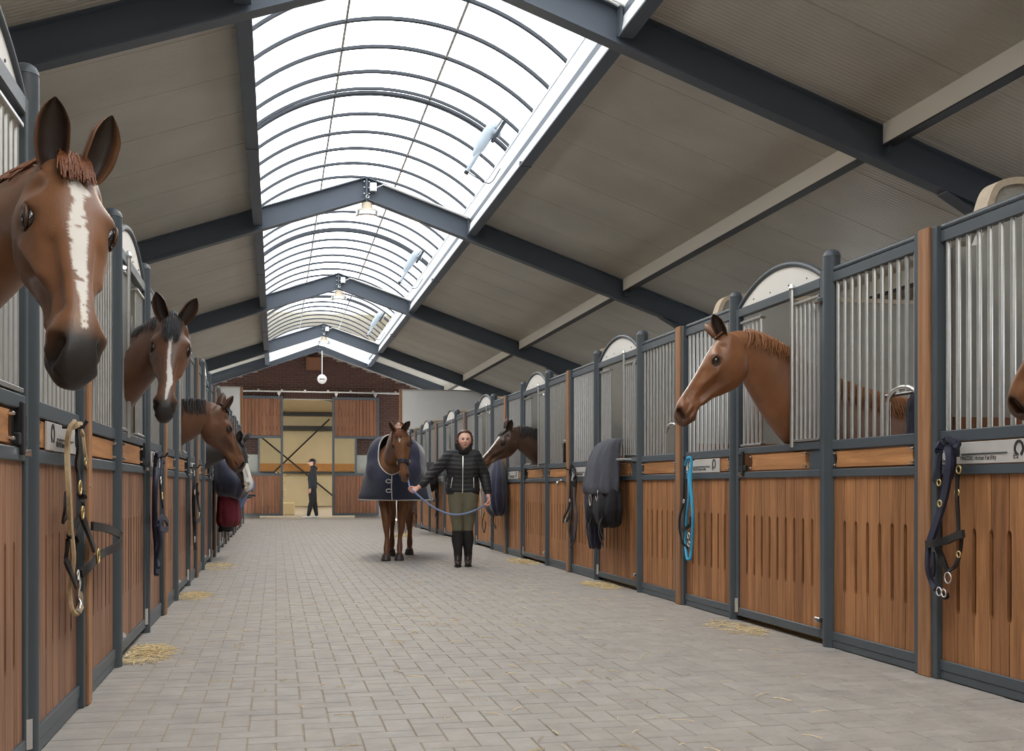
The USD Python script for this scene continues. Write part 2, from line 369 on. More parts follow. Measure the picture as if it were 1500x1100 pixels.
# ---- skylight: barrel vault of glazing bars and panes
sky = thing('window_1', 'arched barrel skylight of clear panes along the ridge', 'skylight', kind='structure')
VW, ZS = 1.48, 4.89
RISE = 5.46 - ZS
RAD = (VW ** 2 + RISE ** 2) / (2 * RISE); ZC0 = ZS + RISE - RAD; A0 = math.asin(VW / RAD)
def vault(a, r=RAD):
    return XC + r * math.sin(a), ZC0 + r * math.cos(a)
ybars = []
y = 8.57 - .694 * 29
while y < 31.8:
    ybars.append(y); y += .694
def arc_band(y0, y1, r0, r1, a0, a1, n):
    v, f = [], []
    for k in range(n + 1):
        a = a0 + (a1 - a0) * k / n
        for r, yy in ((r0, y0), (r0, y1), (r1, y1), (r1, y0)):
            x, z = vault(a, r); v.append((x, yy, z))
    for k in range(n):
        for j in range(4):
            f.append((k * 4 + j, k * 4 + (j + 1) % 4, k * 4 + 4 + (j + 1) % 4, k * 4 + 4 + j))
    f += [(3, 2, 1, 0), (4 * n, 4 * n + 1, 4 * n + 2, 4 * n + 3)]
    f = np.array(f)
    return np.array(v), np.vstack([f[:, [0, 1, 2]], f[:, [0, 2, 3]]])
for k, y in enumerate(ybars):
    obj('glazing_bar', [arc_band(y - .018, y + .018, RAD - .016, RAD + .012, -A0, A0, 28)], 'bar_paint', sky)
    if abs(((y - 12.734) / 6.94) - round((y - 12.734) / 6.94)) < .03:
        for o in (-.05, -.17):
            obj('glazing_bar', [arc_band(y + o - .012, y + o + .012, RAD - .016, RAD + .012, -A0, A0, 28)], 'bar_paint', sky)
    if k + 1 < len(ybars):
        for j in range(3):
            a0, a1 = -A0 + 2 * A0 * j / 3, -A0 + 2 * A0 * (j + 1) / 3
            obj('pane', [arc_band(y + .012, ybars[k + 1] - .012, RAD, RAD + .006, a0 + .003, a1 - .003, 9)], 'skylight_pane', sky)
for a in (-A0 / 3, A0 / 3):
    obj('seam', [arc_band(ybars[0], ybars[-1], RAD - .012, RAD + .01, a - .005, a + .005, 1)], 'galvanised', sky)
for yy in (ybars[0], ybars[-1] + .06):
    arc = [vault(-A0 + 2 * A0 * k / 24) for k in range(25)]
    obj('end_board', prism([(x, z) for x, z in arc] + [(XC + SKY_W, roof_z(XC + SKY_W) - .2), (XC, ZTOP - .15), (XC - SKY_W, roof_z(XC + SKY_W) - .2)], yy, yy + .03, 'y'), 'white_board', sky)
# ---- outer walls with a window to every stall
for nm, xa, xb in (('wall_right', OUT_R, OUT_R + .12), ('wall_left', OUT_L - .12, OUT_L)):
    w = thing(nm, 'pale grey outer wall behind the stalls', 'wall', kind='structure')
    zt = roof_z(xa if xa > 0 else xb) + .05
    obj('panel', [box(xa, xb, YB0, YB1, 0, 1.5), box(xa, xb, YB0, YB1, 2.5, zt)], 'partition_grey', w)
    y0 = YR0 if xa > 0 else YL0
    ys = [y0 + PITCH * (k - 5) + .5 for k in range(13)]
    edges = [YB0] + [e for yy in ys for e in (yy + .55, yy + 2.0)] + [YB1]
    for a, b in zip(edges[::2], edges[1::2]):
        if b > a: obj('pier', [box(xa, xb, a, b, 1.5, 2.5)], 'partition_grey', w)
wn = thing('window_2', 'row of outer stall windows', 'window', kind='structure')
for xa, y0 in ((OUT_R + .06, YR0), (OUT_L - .06, YL0)):
    for k in range(13):
        yy = y0 + PITCH * (k - 5) + .5
        obj('pane', box(xa - .004, xa + .004, yy + .55, yy + 2.0, 1.5, 2.5), 'skylight_pane', wn)
wf = obj('wall_front', [box(OUT_L, OUT_R, YB0 - .2, YB0, 0, 4.2)], 'render_grey', kind='structure', label='plain rear wall behind the viewpoint', cat='wall')
# ---- back wall of brown brick with a wide gateway
wb = thing('wall_back', 'brown brick gable wall with soldier course over the gateway', 'wall', kind='structure')
GX0, GX1, GZ = -.50, 2.41, 3.64
gable = lambda x: roof_z(x) - .02
core = []
core.append(prism([(OUT_L, 0), (GX0, 0), (GX0, gable(GX0) ), (OUT_L, gable(OUT_L))], YB1 + .012, YB1 + .2, 'y'))
core.append(prism([(GX1, 0), (OUT_R, 0), (OUT_R, gable(OUT_R)), (GX1, gable(GX1))], YB1 + .012, YB1 + .2, 'y'))
core.append(prism([(GX0, GZ), (GX1, GZ), (GX1, gable(GX1)), (XC, ZTOP), (GX0, gable(GX0))], YB1 + .012, YB1 + .2, 'y'))
obj('mortar_bed', core, 'mortar', wb)
bricks = []
BL, BH, J = .215, .065, .011
for c in range(70):
    z0 = c * (BH + J)
    n0 = -.5 if c % 2 else 0
    for k in range(60):
        x0 = OUT_L + (k + n0) * (BL + J); x1 = x0 + BL
        if x1 < OUT_L + .1 or x0 > OUT_R: continue
        zt = z0 + BH
        if z0 > min(gable(x0), gable(x1)): continue
        if x0 < -2.4 or x1 > 5.2: continue
        segs = [(x0, x1)]
        if z0 < GZ + .19:
            lo, hi = (GX0, GX1)
            segs = [(x0, min(x1, lo))] if x0 < lo else ([(max(x0, hi), x1)] if x1 > hi else [])
        if zt < 1.93: continue
        for a, b in segs:
            if b - a > .03: bricks.append(box(a, b, YB1 - rng.uniform(-.002, .004), YB1 + .03, z0, zt))
obj('brick', bricks, 'brick_brown', wb, kind='stuff')
sold = [box(GX0 + k * .076, GX0 + k * .076 + .065, YB1 - .004, YB1 + .03, GZ, GZ + .19) for k in range(int((GX1 - GX0) / .076) + 1)]
for s in sold: obj('soldier_brick', s, 'brick_brown', wb)
obj('plinth', [box(-2.4, GX0, YB1 - .012, YB1 + .012, 0, 1.93), box(GX1, 5.2, YB1 - .012, YB1 + .012, 0, 1.93)], 'render_grey', wb)
obj('reveal', [box(GX0 - .004, GX0 + .02, YB1, YB1 + .2, 0, GZ), box(GX1 - .02, GX1 + .004, YB1, YB1 + .2, 0, GZ), box(GX0, GX1, YB1, YB1 + .2, GZ - .02, GZ)], 'render_grey', wb)
obj('ridge_block', [box(XC - .28, XC + .16, YB1 - .12, YB1 - .01, 4.52, 4.9)], 'gate_wood', wb)
# white partition walls closing the ends of the stall rows
for n, (xa, xb, y) in enumerate(((XR + .02, OUT_R, YR0 + 7 * PITCH + .1), (OUT_L, XL - .02, YL0 + 7 * PITCH + .1))):
    t = thing('wall_end', ['white panel wall rising behind the right-hand stall row', 'white panel wall rising behind the left-hand stall row'][n], 'wall', kind='structure')
    obj('board', [box(xa, xb, y, y + .08, 0, 3.52)], 'white_board', t)
    e = xa if n == 0 else xb
    obj('edge_post', [box(e - .03, e + .03, y - .01, y + .1, 0, 3.54)], 'post_wood', t)
    obj('cap', [box(xa, xb, y - .01, y + .09, 3.52, 3.55)], 'galvanised', t)
# ---- hall beyond the gateway
hall = thing('wall_hall', 'cream walls of the hall seen through the gateway', 'wall', kind='structure')
obj('wall_panel', [box(-9, 13, 56, 56.2, 0, 4.6)], 'plaster_cream', hall)
obj('side_panel', [box(-9.2, -9, YB1 + .2, 56, 0, 6), box(13, 13.2, YB1 + .2, 56, 0, 6), box(-9, OUT_L, YB1 + .1, YB1 + .2, 0, 6), box(OUT_R, 13, YB1 + .1, YB1 + .2, 0, 6)], 'plaster_cream', hall)
obj('hall_roof', [prism([(YB1 + .2, 6.3), (56.2, 4.6), (56.2, 4.7), (YB1 + .2, 6.4)], -9, 13, 'x')], 'plaster_cream', hall)
obj('beam', [box(-9, 13, 55.6, 55.9, 4.46, 4.60)], 'bar_paint', hall)
obj('beam', [box(-9, 13, 55.6, 55.95, 3.74, 3.96)], 'bar_paint', hall)
obj('timber_rail', [box(-9, 13, 55.8, 56, 1.72, 2.1)], 'timber_orange', hall)
obj('rail', [box(-9, 13, 55.7, 55.8, 1.60, 1.70)], 'slate_paint', hall)
for a, b in (((-.9, 55.5, 3.55), (2.95, 55.5, .35)), ((-.1, 55.4, 1.65), (2.6, 55.4, 4.3))):
    obj('brace_rod', tube([a, b], .042, 6), 'bar_paint', hall)
for a, b in (((-.6, 50, 4.75), (2.8, 50, 5.25)), ((2.8, 50, 4.72), (-.6, 50, 5.25))):
    obj('brace_rod', tube([a, b], .03, 6), 'slate_paint', hall)
for px_, py_ in ((-2.5, 40), (4.5, 40), (-2.5, 48), (4.5, 48)):
    lt = thing('hall_lamp', 'ceiling lamp in the hall beyond the gateway, %s one on its %s side' % ('nearer' if py_ < 45 else 'farther', 'left' if px_ < 0 else 'right'), 'lamp', 'lamps of the far hall', loc=(px_, py_, 5.0))
    obj('housing', box(-.62, .62, -.22, .22, .01, .09), 'white_board', lt)
    obj('diffuser', box(-.6, .6, -.2, .2, -.005, .01), 'hall_glow', lt)
    obj('hanger', [tube([(-.4, 0, .09), (-.4, 0, .6)], .006, 5), tube([(.4, 0, .09), (.4, 0, .6)], .006, 5)], 'galvanised', lt)
# ---- sliding gate leaves on their rail
rl = thing('trim_7', 'galvanised sliding gate rail across the brick wall', 'trim', kind='structure')
obj('track', [bbox(-1.5, 3.78, YB1 - .13, YB1 - .07, 3.82, 3.87, .006)], 'galvanised', rl)
for k in range(8):
    x = -1.2 + k * .69
    obj('track_bracket', [box(x - .03, x + .03, YB1 - .12, YB1 + .01, 3.86, 3.91)], 'galvanised', rl)
def gate(x0, x1, mull, label):
    g = thing('sliding_gate', label, 'gate', 'sliding gate leaves', loc=(x0, YB1 - .10, 0))
    W = x1 - x0; fr = []
    for a, b in ((0, .07), (W - .07, W)): fr.append(bbox(a, b, -.03, .03, .07, 3.70))
    for a, b in ((.07, .14), (1.29, 1.36), (2.43, 2.50), (3.62, 3.70)): fr.append(bbox(.07, W - .07, -.03, .03, a, b))
    fr.append(bbox(mull - x0 - .025, mull - x0 + .025, -.03, .03, 1.36, 2.43))
    obj('gate_frame', fr, 'slate_paint', g)
    n = 12; w = (W - .14) / n
    for z0, z1 in ((.14, 1.29), (2.50, 3.62)):
        for k in range(n):
            obj('plank', bbox(.07 + k * w + .003, .07 + (k + 1) * w - .003, -.018, .014, z0, z1, .005), 'gate_wood', g)
    for a, b in ((.07, mull - x0 - .025), (mull - x0 + .025, W - .07)):
        obj('pane', box(a, b, -.004, .004, 1.36, 2.43), 'gate_glass', g)
    for x in (.12, W - .12):
        v, f = lathe([(.045, -.015), (.05, -.012), (.05, .012), (.045, .015)], 14)
        obj('roller', [(v[:, [0, 2, 1]] + np.array([x, -.03, 3.79]), f[:, ::-1]), box(x - .015, x + .015, -.012, .0, 3.68, 3.82)], 'galvanised', g)
gate(-1.22, .215, -.505, 'left sliding gate leaf of brown boards with a glazed middle')
gate(1.69, 3.125, 2.415, 'right sliding gate leaf of brown boards, partly behind the blanketed horse')
# ================================================================== STALL FRONTS, DOORS AND PARTITIONS
def slot_plank(w, z0, z1, sl, sr, s0=.335, s1=.755, q=.013):
    """plank outline with half-slots on its left (sl) and right (sr) edge: polygon in (y, z)"""
    p = [(0, z0), (w, z0)]
    if sr: p += [(w, s0), (w - q * .6, s0 + .006), (w - q, s0 + .022), (w - q, s1 - .022), (w - q * .6, s1 - .006), (w, s1)]
    p += [(w, z1), (0, z1)]
    if sl: p += [(0, s1), (q * .6, s1 - .006), (q, s1 - .022), (q, s0 + .022), (q * .6, s0 + .006), (0, s0)]
    return p
def planks(t, D, y0, y1, n, z0, z1, th=.010):
    obj('rubber_lining', box(D * .022, D * .030, y0, y1, z0, z1), 'dark_rubber', t)  # dark sheet added behind the planks, standing in for shade in the slots
    w = (y1 - y0) / n
    for k in range(n):
        g = .0028
        v, f = prism(slot_plank(w - 2 * g, z0, z1, k > 0, k < n - 1), -th, th, 'x')
        v = v + np.array([0, y0 + k * w + g, 0])
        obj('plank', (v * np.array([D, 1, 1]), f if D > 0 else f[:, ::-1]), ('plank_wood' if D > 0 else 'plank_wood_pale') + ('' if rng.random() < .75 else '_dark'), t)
def rail(t, y0, y1, z0, z1, d=.02, name='rail'):
    obj(name, bbox(-d, d, y0, y1, z0, z1, .004), 'slate_paint', t)
def dome_post(r, h, y):
    return lathe([(r, 0), (r, h - r * .9), (r * 1.03, h - r * .88), (r * .97, h - r * .6), (r * .8, h - r * .28), (r * .5, h - r * .07), (r * .15, h), (.001, h)], 20, (0, y, 0))
def bars(t, ys, z0, z1, r=.0125, x=0.0):
    for y in ys:
        obj('bar', tube([(x, y, z0), (x, y, z1)], r, 8), 'galvanised', t)
def clips(t, D, y0, y1, z0, z1):
    for y in (y0, y1):
        for z in (z0, z1):
            obj('clip', bbox(-D * .032, -D * .012, y - .012, y + .012, z - .006, z + .006, .003), 'chrome', t)
def plate_poly(y0, y1, z0, z1, c=.022):
    """name board with scooped ends"""
    def scoop(y, s):
        return [(y + s * c * math.sin(PI * k / 6), z0 + (z1 - z0) * (k / 6)) for k in range(7)]
    return scoop(y1, -1) + scoop(y0, 1)[::-1]
def sign_text(t, D, txt, y, z, h, name='lettering'):
    m = meshkit.text_mesh(txt, h, .0012)
    v = np.array(m.vertices); f = np.array(m.faces)
    # reads from far to near on the right row (viewed from the aisle), near to far on the left row
    w = np.stack([-D * (.026 + v[:, 2]), y - D * v[:, 0], z + v[:, 1]], 1)
    obj(name, (w, f), 'sign_ink', t)
def tall(prim, D):
    """the left row stands a little higher than the right one"""
    if D < 0: UsdGeom.Xformable(prim).AddScaleOp().Set(Gf.Vec3f(1, 1, 1.025))
    return prim
def front(D, label, group, y0, x, name='stall_front', first=None):
    """fixed part of the row between two doors. D = +1: right row (aisle towards -x), -1: left row"""
    if first is not None:
        return tall(copy_of(first, name, label, 'stall front', group, (x, y0, 0)), D)
    t = thing(name, label, 'stall front', group, loc=(x, y0, 0)); tall(t, D)
    obj('round_post', dome_post(.052, 2.36, 1.03), 'slate_paint', t, smooth=40)
    obj('round_post', dome_post(.046, 2.35, -1.04), 'slate_paint', t, smooth=40)
    obj('wood_post', bbox(-.052, .052, -.05, .05, 0.0, 2.245, .005), 'post_wood', t)
    for a, b in ((.05, .10), (-.10, -.05)):
        obj('steel_post', bbox(-.04, .04, a, b, .0, 2.24, .004), 'slate_paint', t)
    for y0_, y1_, far in ((.10, .985, 1), (-.995, -.10, 0)):
        rail(t, y0_, y1_, 2.155, 2.215); rail(t, y0_, y1_, 1.168, 1.225, .024); rail(t, y0_, y1_, 1.008, 1.055, .024)
        obj('top_tube', tube([(0, y0_, 2.232), (0, y1_, 2.232)], .019, 10), 'slate_paint', t, smooth=40)
        obj('rail', [bbox(-.024, .024, y0_, y1_, .045, .097, .003), bbox(-.021, .021, y0_, y1_, .004, .047, .003)], 'slate_paint', t)
        planks(t, D, y0_, y1_, 7, .095, 1.01)
        n = 11; ys = [y0_ + (k + .55) * (y1_ - y0_) / n for k in range(n)]
        if far:
            arch = [y for y in ys if .14 < y < .40]
            bars(t, [y for y in ys if y not in arch], 1.22, 2.16)
            bars(t, arch, 1.45, 2.16)
            a, c = .12, .265
            pts = [(0, a, 1.22), (0, a, 1.40)] + [(0, c - .145 * math.cos(PI * k / 10), 1.40 + .075 * math.sin(PI * k / 10)) for k in range(1, 10)] + [(0, .41, 1.40), (0, .41, 1.22)]
            obj('feed_arch', tube(pts, .0135, 8), 'galvanised', t, smooth=50)
            nb = obj('name_board', prism(plate_poly(.13, .96, 1.066, 1.158), -.014, .014, 'x'), 'plate_wood', t)
            clips(nb, D, .14, .95, 1.078, 1.147)
        else:
            bars(t, ys, 1.22, 2.16)
            nb = obj('name_board', prism(plate_poly(-.97, -.13, 1.066, 1.158), -.014, .014, 'x'), 'plate_wood', t)
            s = obj('sign', bbox(-D * .016, -D * .026, -.80, -.125, 1.058, 1.162, .002), 'sign_plate', t)
            clips(nb, D, -.955, -.14, 1.078, 1.147)
            # horseshoe emblem and lettering
            for yc in (-.20, -.70):
                pts = [(-D * .027, yc + .028 * math.sin(a) * (1 if abs(a) < 2 else .8), 1.118 + .034 * math.cos(a)) for a in np.linspace(-2.5, 2.5, 15)]
                obj('horseshoe', strap(pts, .012, .003, [(0, math.sin(a), math.cos(a)) for a in np.linspace(-2.5, 2.5, 15)]), 'sign_ink', s)
            obj('card_slot', bbox(-D * .026, -D * .030, -.62, -.28, 1.102, 1.108, .001), 'slate_paint', s)
            if D > 0:
                sign_text(s, D, 'TRAZERI Horse Facility', -.27, 1.076, .018)
                sign_text(s, D, 'E2', -.66, 1.076, .024)
            else:
                sign_text(s, D, 'TRAZERI Horse Facility', -.64, 1.076, .018)
    return t
def door(D, label, group, y0, x, first=None):
    if first is not None:
        return tall(copy_of(first, 'stall_door', label, 'stall door', group, (x, y0, 0)), D)
    t = thing('stall_door', label, 'stall door', group, loc=(x, y0, 0)); tall(t, D)
    H = .622
    for s in (-1, 1):
        obj('stile', bbox(-.022, .022, s * H - .022, s * H + .022, .035, 2.21 if s > 0 else 2.25, .004), 'slate_paint', t)
    y0_, y1_ = -H + .022, H - .022
    for a, b in ((.037, .095), (1.01, 1.055), (1.178, 1.225), (2.15, 2.21)):
        rail(t, y0_, y1_, a, b, .022)
    planks(t, D, y0_, y1_, 10, .095, 1.01)
    nb = obj('name_board', prism(plate_poly(-.42, .40, 1.064, 1.168), -.014, .014, 'x'), 'plate_wood', t)
    clips(nb, D, -.41, .39, 1.078, 1.156)
    obj('end_plate', bbox(-.01, .01, -.61, -.44, 1.055, 1.178, .002), 'slate_paint', t)
    lt = obj('latch', [bbox(-D * .035, -D * .015, .50, .54, 1.03, 1.20, .004), bbox(-D * .030, -D * .010, .46, .58, 1.06, 1.10, .004), bbox(-D * .03, -D * .01, .55, .58, 1.1, 1.16, .003)], 'dark_rubber', t)
    obj('latch_pin', tube([(-D * .04, .52, 1.035), (-D * .055, .52, 1.035)], .012, 8), 'chrome', lt)
    # bar groups left and right of the head opening, with end brackets
    for ys in ([.27 + .068 * k for k in range(5)], [-.545 + .058 * k for k in range(6)]):
        bars(t, ys, 1.235, 2.12, .0125)
        for z in (1.24, 2.105):
            obj('bar_bracket', bbox(-.022, .022, ys[0] - .03, ys[-1] + .03, z - .008, z + .008, .003), 'galvanised', t)
    obj('bar', tube([(-D * .022, -.235, 1.2), (-D * .022, -.235, 2.2)], .015, 8), 'galvanised', t, smooth=40)
    obj('bar_knob', lathe([(.02, 2.2), (.022, 2.21), (.012, 2.235), (.002, 2.24)], 10, (-D * .022, -.235, 0)), 'galvanised', t)
    # arch over the door with its pale plate
    R = (H ** 2 + .175 ** 2) / (2 * .175); zc = 2.215 + .175 - R; a0 = math.asin(H / R)
    arc = [(0, R * math.sin(a), zc + R * math.cos(a)) for a in np.linspace(-a0, a0, 25)]
    obj('arch', tube(arc, .02, 10), 'slate_paint', t, smooth=40)
    ap = obj('arch_plate', prism([(p[1] * .97, p[2] - .012) for p in arc] + [(H * .97, 2.205), (-H * .97, 2.205)], -.004, .004, 'x'), 'arch_plate', t)
    for y in (-.4, -.15, .12, .38):
        v, f = lathe([(.006, 0), (.005, .004)], 6)
        obj('rivet', (v[:, [2, 0, 1]] * np.array([-D, 1, 1]) + np.array([-D * .004, y, 2.245]), f), 'slate_paint', ap)
    # hinges and bolts
    for z in (.15, 2.07):
        obj('bolt', [tube([(-D * .02, -.62, z), (-D * .05, -.61, z), (-D * .055, -.642, z)], .011, 8), bbox(-D * .02, -D * .05, -.64, -.58, z - .016, z + .016, .004)], 'chrome', t)
    obj('hinge', [tube([(-D * .02, .625, .06), (-D * .02, .625, .16)], .018, 8)], 'chrome', t)
    return t
NEAR = ['rear', 'nearest', 'second', 'third', 'fourth', 'fifth', 'sixth', 'seventh', 'last']
fr_first, dr_first = {}, {}
door_say = {(1, 0): 'stall door beside the horse nose cut off at the right edge of the picture', (1, 1): 'stall door on the right that the chestnut horse in profile looks out of',
            (1, 2): 'stall door on the right with a grey padded rug and dark gear hung over it', (1, 3): 'stall door on the right that the dark bay horse with the long blaze reaches out of',
            (-1, 0): 'stall door at the left edge that the big chestnut horse head leans out of', (-1, 1): 'stall door on the left that the bay horse with a white stripe looks out of',
            (-1, 2): 'stall door on the left that the bay horse in profile facing the aisle looks out of', (-1, 3): 'stall door on the left below the white muzzle peeping out'}
for D, X, Y in ((1, XR, YR0), (-1, XL, YL0)):
    row = 'right' if D > 0 else 'left'
    for k in range(-1, 8):
        y = Y + PITCH * k
        n = NEAR[k + 1]
        lab = '%s fixed stall front of bars and brown planks in the %s-hand row' % (n, row) if k >= 0 else 'fixed stall front of the %s-hand row just beside the viewpoint' % row
        if k < 7:
            o = front(D, lab, 'fixed stall fronts', y, X, first=fr_first.get(D)); fr_first.setdefault(D, o)
        dl = door_say.get((D, k + 1), '%s stall door with arched top in the %s-hand row' % (n, row))
        if k < 7:
            o = door(D, dl, 'stall doors', y + 1.735, X, first=dr_first.get(D)); dr_first.setdefault(D, o)
        # partition between two stalls, running to the outer wall
        d0 = .09
        depth = (OUT_R - XR) if D > 0 else (XL - OUT_L)
        t = thing('stall_partition', '%s grey stall partition with a curved light cap behind the %s-hand row' % (n, row), 'partition', 'partitions between stalls', loc=(X, y, 0))
        prof = [(d0, 0), (depth - .02, 0), (depth - .02, 2.50), (.42, 2.50), (.335, 2.46), (.295, 2.36), (.27, 2.24), (.24, 2.17), (d0, 2.15)]
        prof2 = [(a if a == d0 else a, b) for a, b in prof]
        v, f = prism(prof2, -.035, .035, 'y'); v = v * np.array([D, 1, 1]); f = f if D > 0 else f[:, ::-1]
        obj('panel', (v, f), 'partition_grey', t)
        capl = [(D * a, 0, b) for a, b in [(depth - .02, 2.505), (depth * .6, 2.505), (.9, 2.505), (.6, 2.505), (.5, 2.505), (.42, 2.50), (.335, 2.465), (.29, 2.365), (.268, 2.25)]]
        obj('cap', strap(bezier(*capl, n=5), .11, .035, (0, 1, 0)), 'partition_cap', t, smooth=40)
        obj('kickboard', [box(D * d0, D * (depth - .03), -.05, -.036, .02, 1.3), box(D * d0, D * (depth - .03), .036, .05, .02, 1.3)], 'plank_wood_dark', t)
    t = thing('end_post', 'last round post closing the %s-hand row before the white panel wall' % row, 'post', 'row end posts', loc=(X, Y + PITCH * 7 + .04, 0))
    obj('round_post', dome_post(.046, 2.36, 0), 'slate_paint', t, smooth=40)
# ================================================================== LAMPS AND ROOF FITTINGS
lamp_say = {4: 'nearest glowing high-bay lamp under the roof ridge', 5: 'second glowing high-bay lamp down the aisle', 6: 'farthest glowing high-bay lamp in the aisle', 3: 'high-bay lamp on the roof frame above the picture'}
for k, y in enumerate(FRAMES[:-1]):
    zb = ZBOT - .03
    t = thing('high_bay_lamp', lamp_say.get(k, 'high-bay lamp behind the viewpoint, %s' % ['farthest', 'middle', 'closest'][min(k, 2)]), 'lamp', 'high-bay lamps on the roof frames', loc=(XC + .01, y, zb))
    obj('housing', lathe([(.135, -.20), (.14, -.20), (.14, -.12), (.125, -.10), (.075, -.09), (.07, -.02), (.05, 0), (.02, .01)], 24), 'partition_cap', t, smooth=35)
    obj('fin_ring', lathe([(.145, -.19), (.15, -.185), (.15, -.13), (.145, -.125)], 24), 'galvanised', t, smooth=35)
    obj('lens', lathe([(.002, -.225), (.06, -.222), (.115, -.21), (.125, -.195), (.125, -.19)], 24), 'lamp_glow', t, smooth=True)
    obj('eye_bolt', tube([(.02 * math.cos(a), -.075, .06 + .02 * math.sin(a)) for a in np.linspace(0, 2 * PI, 14)], .006, 6), 'chrome', t)
    j = thing('junction_box', 'white junction box beside the ridge, above the %s lamp' % ('nearest' if k == 4 else 'second' if k == 5 else 'farthest' if k == 6 else NEAR[k + 1] + ' unseen'), 'junction box', 'junction boxes at the ridge', loc=(XC + .085, y - .05, ZTOP - .14))
    obj('case', bbox(-.045, .045, -.07, -.0, -.06, .05, .006), 'white_board', j)
    for xx in (-.02, .015): obj('gland', lathe([(.010, -.085), (.012, -.06)], 8, (xx, -.03, 0)), 'dark_rubber', j)
    c = thing('conduit', 'pale cable conduit along the right-hand rafter of the %s lamp' % ('nearest' if k == 4 else 'second' if k == 5 else 'farthest' if k == 6 else NEAR[k + 1] + ' unseen'), 'conduit', 'conduits on the rafters', loc=(XC, y - .09, 0))
    pts = [(.13, 0, ZTOP - .15), (.17, 0, ZTOP - .13), (.22, 0, roof_z(XC + .22) - .03), (.3, 0, roof_z(XC + .3) - .03), (1.3, 0, roof_z(XC + 1.28) - .03), (1.36, 0, roof_z(XC + 1.36) - .03)]
    obj('pipe', tube(pts, .012, 8), 'galvanised', c, smooth=40)
    obj('pipe', tube([(p[0] + .05, -.03, p[2] - .01) for p in pts[2:]], .010, 8), 'arch_plate', c, smooth=40)
# skylight openers on the right flank of the vault
for n, y in enumerate((12.70, 19.64, 26.58)):
    t = thing('skylight_opener', ['nearest white skylight opener hanging at the right of the vault', 'second white skylight opener hanging at the right of the vault', 'farthest white skylight opener near the last lamp'][n], 'opener motor', 'skylight openers')
    o = np.array([0, y - 12.70, 0])
    vx_, vz_ = vault(.62, RAD - .02)
    q = lambda *p: np.array(p) + o
    obj('mount', tube([q(vx_ + .05, 12.04, vz_ - .01), q(2.50, 12.12, 5.03), q(2.41, 12.36, 4.88)], .022, 6), 'slate_paint', t)
    obj('mount_arm', tube([q(vx_, 12.04, vz_), q(2.44, 12.34, 5.01)], .012, 6), 'galvanised', t)
    obj('pivot', tube([q(2.50, 12.32, 4.97), q(2.38, 12.34, 4.99)], .045, 14), 'opener_grey', t, smooth=40)
    A, B = q(2.415, 12.33, 5.06), q(2.20, 12.39, 4.70)
    obj('motor_case', tube([A, A * .93 + B * .07, A * .75 + B * .25, A * .3 + B * .7, A * .06 + B * .94, B], [.03, .055, .066, .06, .035, .012], 14), 'opener_grey', t, smooth=40)
    S0, S1 = q(2.45, 12.30, 5.07), q(2.125, 12.40, 4.535)
    obj('spindle', tube([S0, S1], .024, 8), 'opener_grey', t, smooth=40)
    obj('end_cap', tube([S1, S1 + .05 * (S1 - S0)], .026, 8), 'dark_rubber', t)
    obj('cable', tube(bezier(S1, S1 + [.12, .05, -.05], [2.42, S1[1] + .15, 4.46], [2.56, S1[1] + .25, 4.66]), .005, 5), 'dark_rubber', t)
# globe hanging before the gable
t = thing('globe_camera', 'white globe hanging on a thin rod before the brick gable', 'hanging globe', loc=(1.28, 31.75, 4.0))
obj('globe', trimesh.creation.icosphere(3, .135), 'arch_plate', t, smooth=True)
obj('rod', tube([(0, 0, .12), (0, 0, .80)], .014, 8), 'white_board', t)
obj('slot', bbox(-.07, .07, -.135, -.10, -.022, .004, .004), 'dark_rubber', t)
# ================================================================== HORSES
from scipy.spatial import cKDTree
from scipy.interpolate import PchipInterpolator, CubicSpline
def unit(v):
    v = np.asarray(v, float); return v / (np.linalg.norm(v) + 1e-12)
HS = np.array([  # x, dorsal z, ventral z, half-widths at forehead / eye line / jaw / underside
    [-.055, -.045, -.150, .012, .030, .028, .012], [-.045, -.022, -.168, .026, .052, .046, .022], [-.02, .000, -.190, .038, .070, .058, .030],
    [.02, .010, -.222, .044, .084, .064, .034], [.06, .014, -.252, .048, .093, .068, .036], [.10, .013, -.272, .053, .100, .070, .036], [.15, .009, -.278, .057, .103, .069, .034],
    [.20, .001, -.268, .053, .098, .065, .031], [.25, -.007, -.246, .045, .085, .058, .028], [.30, -.014, -.220, .038, .072, .051, .026], [.35, -.021, -.197, .033, .061, .046, .025],
    [.40, -.026, -.184, .030, .050, .044, .026], [.45, -.030, -.176, .031, .049, .044, .029], [.49, -.034, -.176, .033, .050, .046, .033], [.53, -.042, -.180, .035, .053, .047, .035],
    [.568, -.056, -.178, .035, .052, .044, .033], [.598, -.078, -.170, .030, .043, .035, .025], [.614, -.102, -.158, .021, .031, .021, .014], [.620, -.120, -.142, .006, .008, .006, .004]])
def closed_loft(rings):
    """rings (n, m, 3) -> closed mesh"""
    n, m = rings.shape[:2]
    v = np.vstack([rings.reshape(-1, 3), rings[0].mean(0), rings[-1].mean(0)])
    i, j = np.meshgrid(np.arange(n - 1), np.arange(m), indexing='ij'); a = (i * m + j).ravel(); b = (i * m + (j + 1) % m).ravel()
    f = np.vstack([np.stack([a, b, b + m], 1), np.stack([a, b + m, a + m], 1)])
    c0, c1, o, k = n * m, n * m + 1, (n - 1) * m, np.arange(m)
    f = np.vstack([f, np.stack([np.full(m, c0), (k + 1) % m, k], 1), np.stack([np.full(m, c1), o + k, o + (k + 1) % m], 1)])
    t = trimesh.Trimesh(v, f, process=False)
    if t.volume < 0: f = f[:, ::-1]
    return v, f
def to_manifold(v, f):
    m = Manifold(manifold3d.Mesh(np.asarray(v, np.float32), np.asarray(f, np.uint32)))
    return m
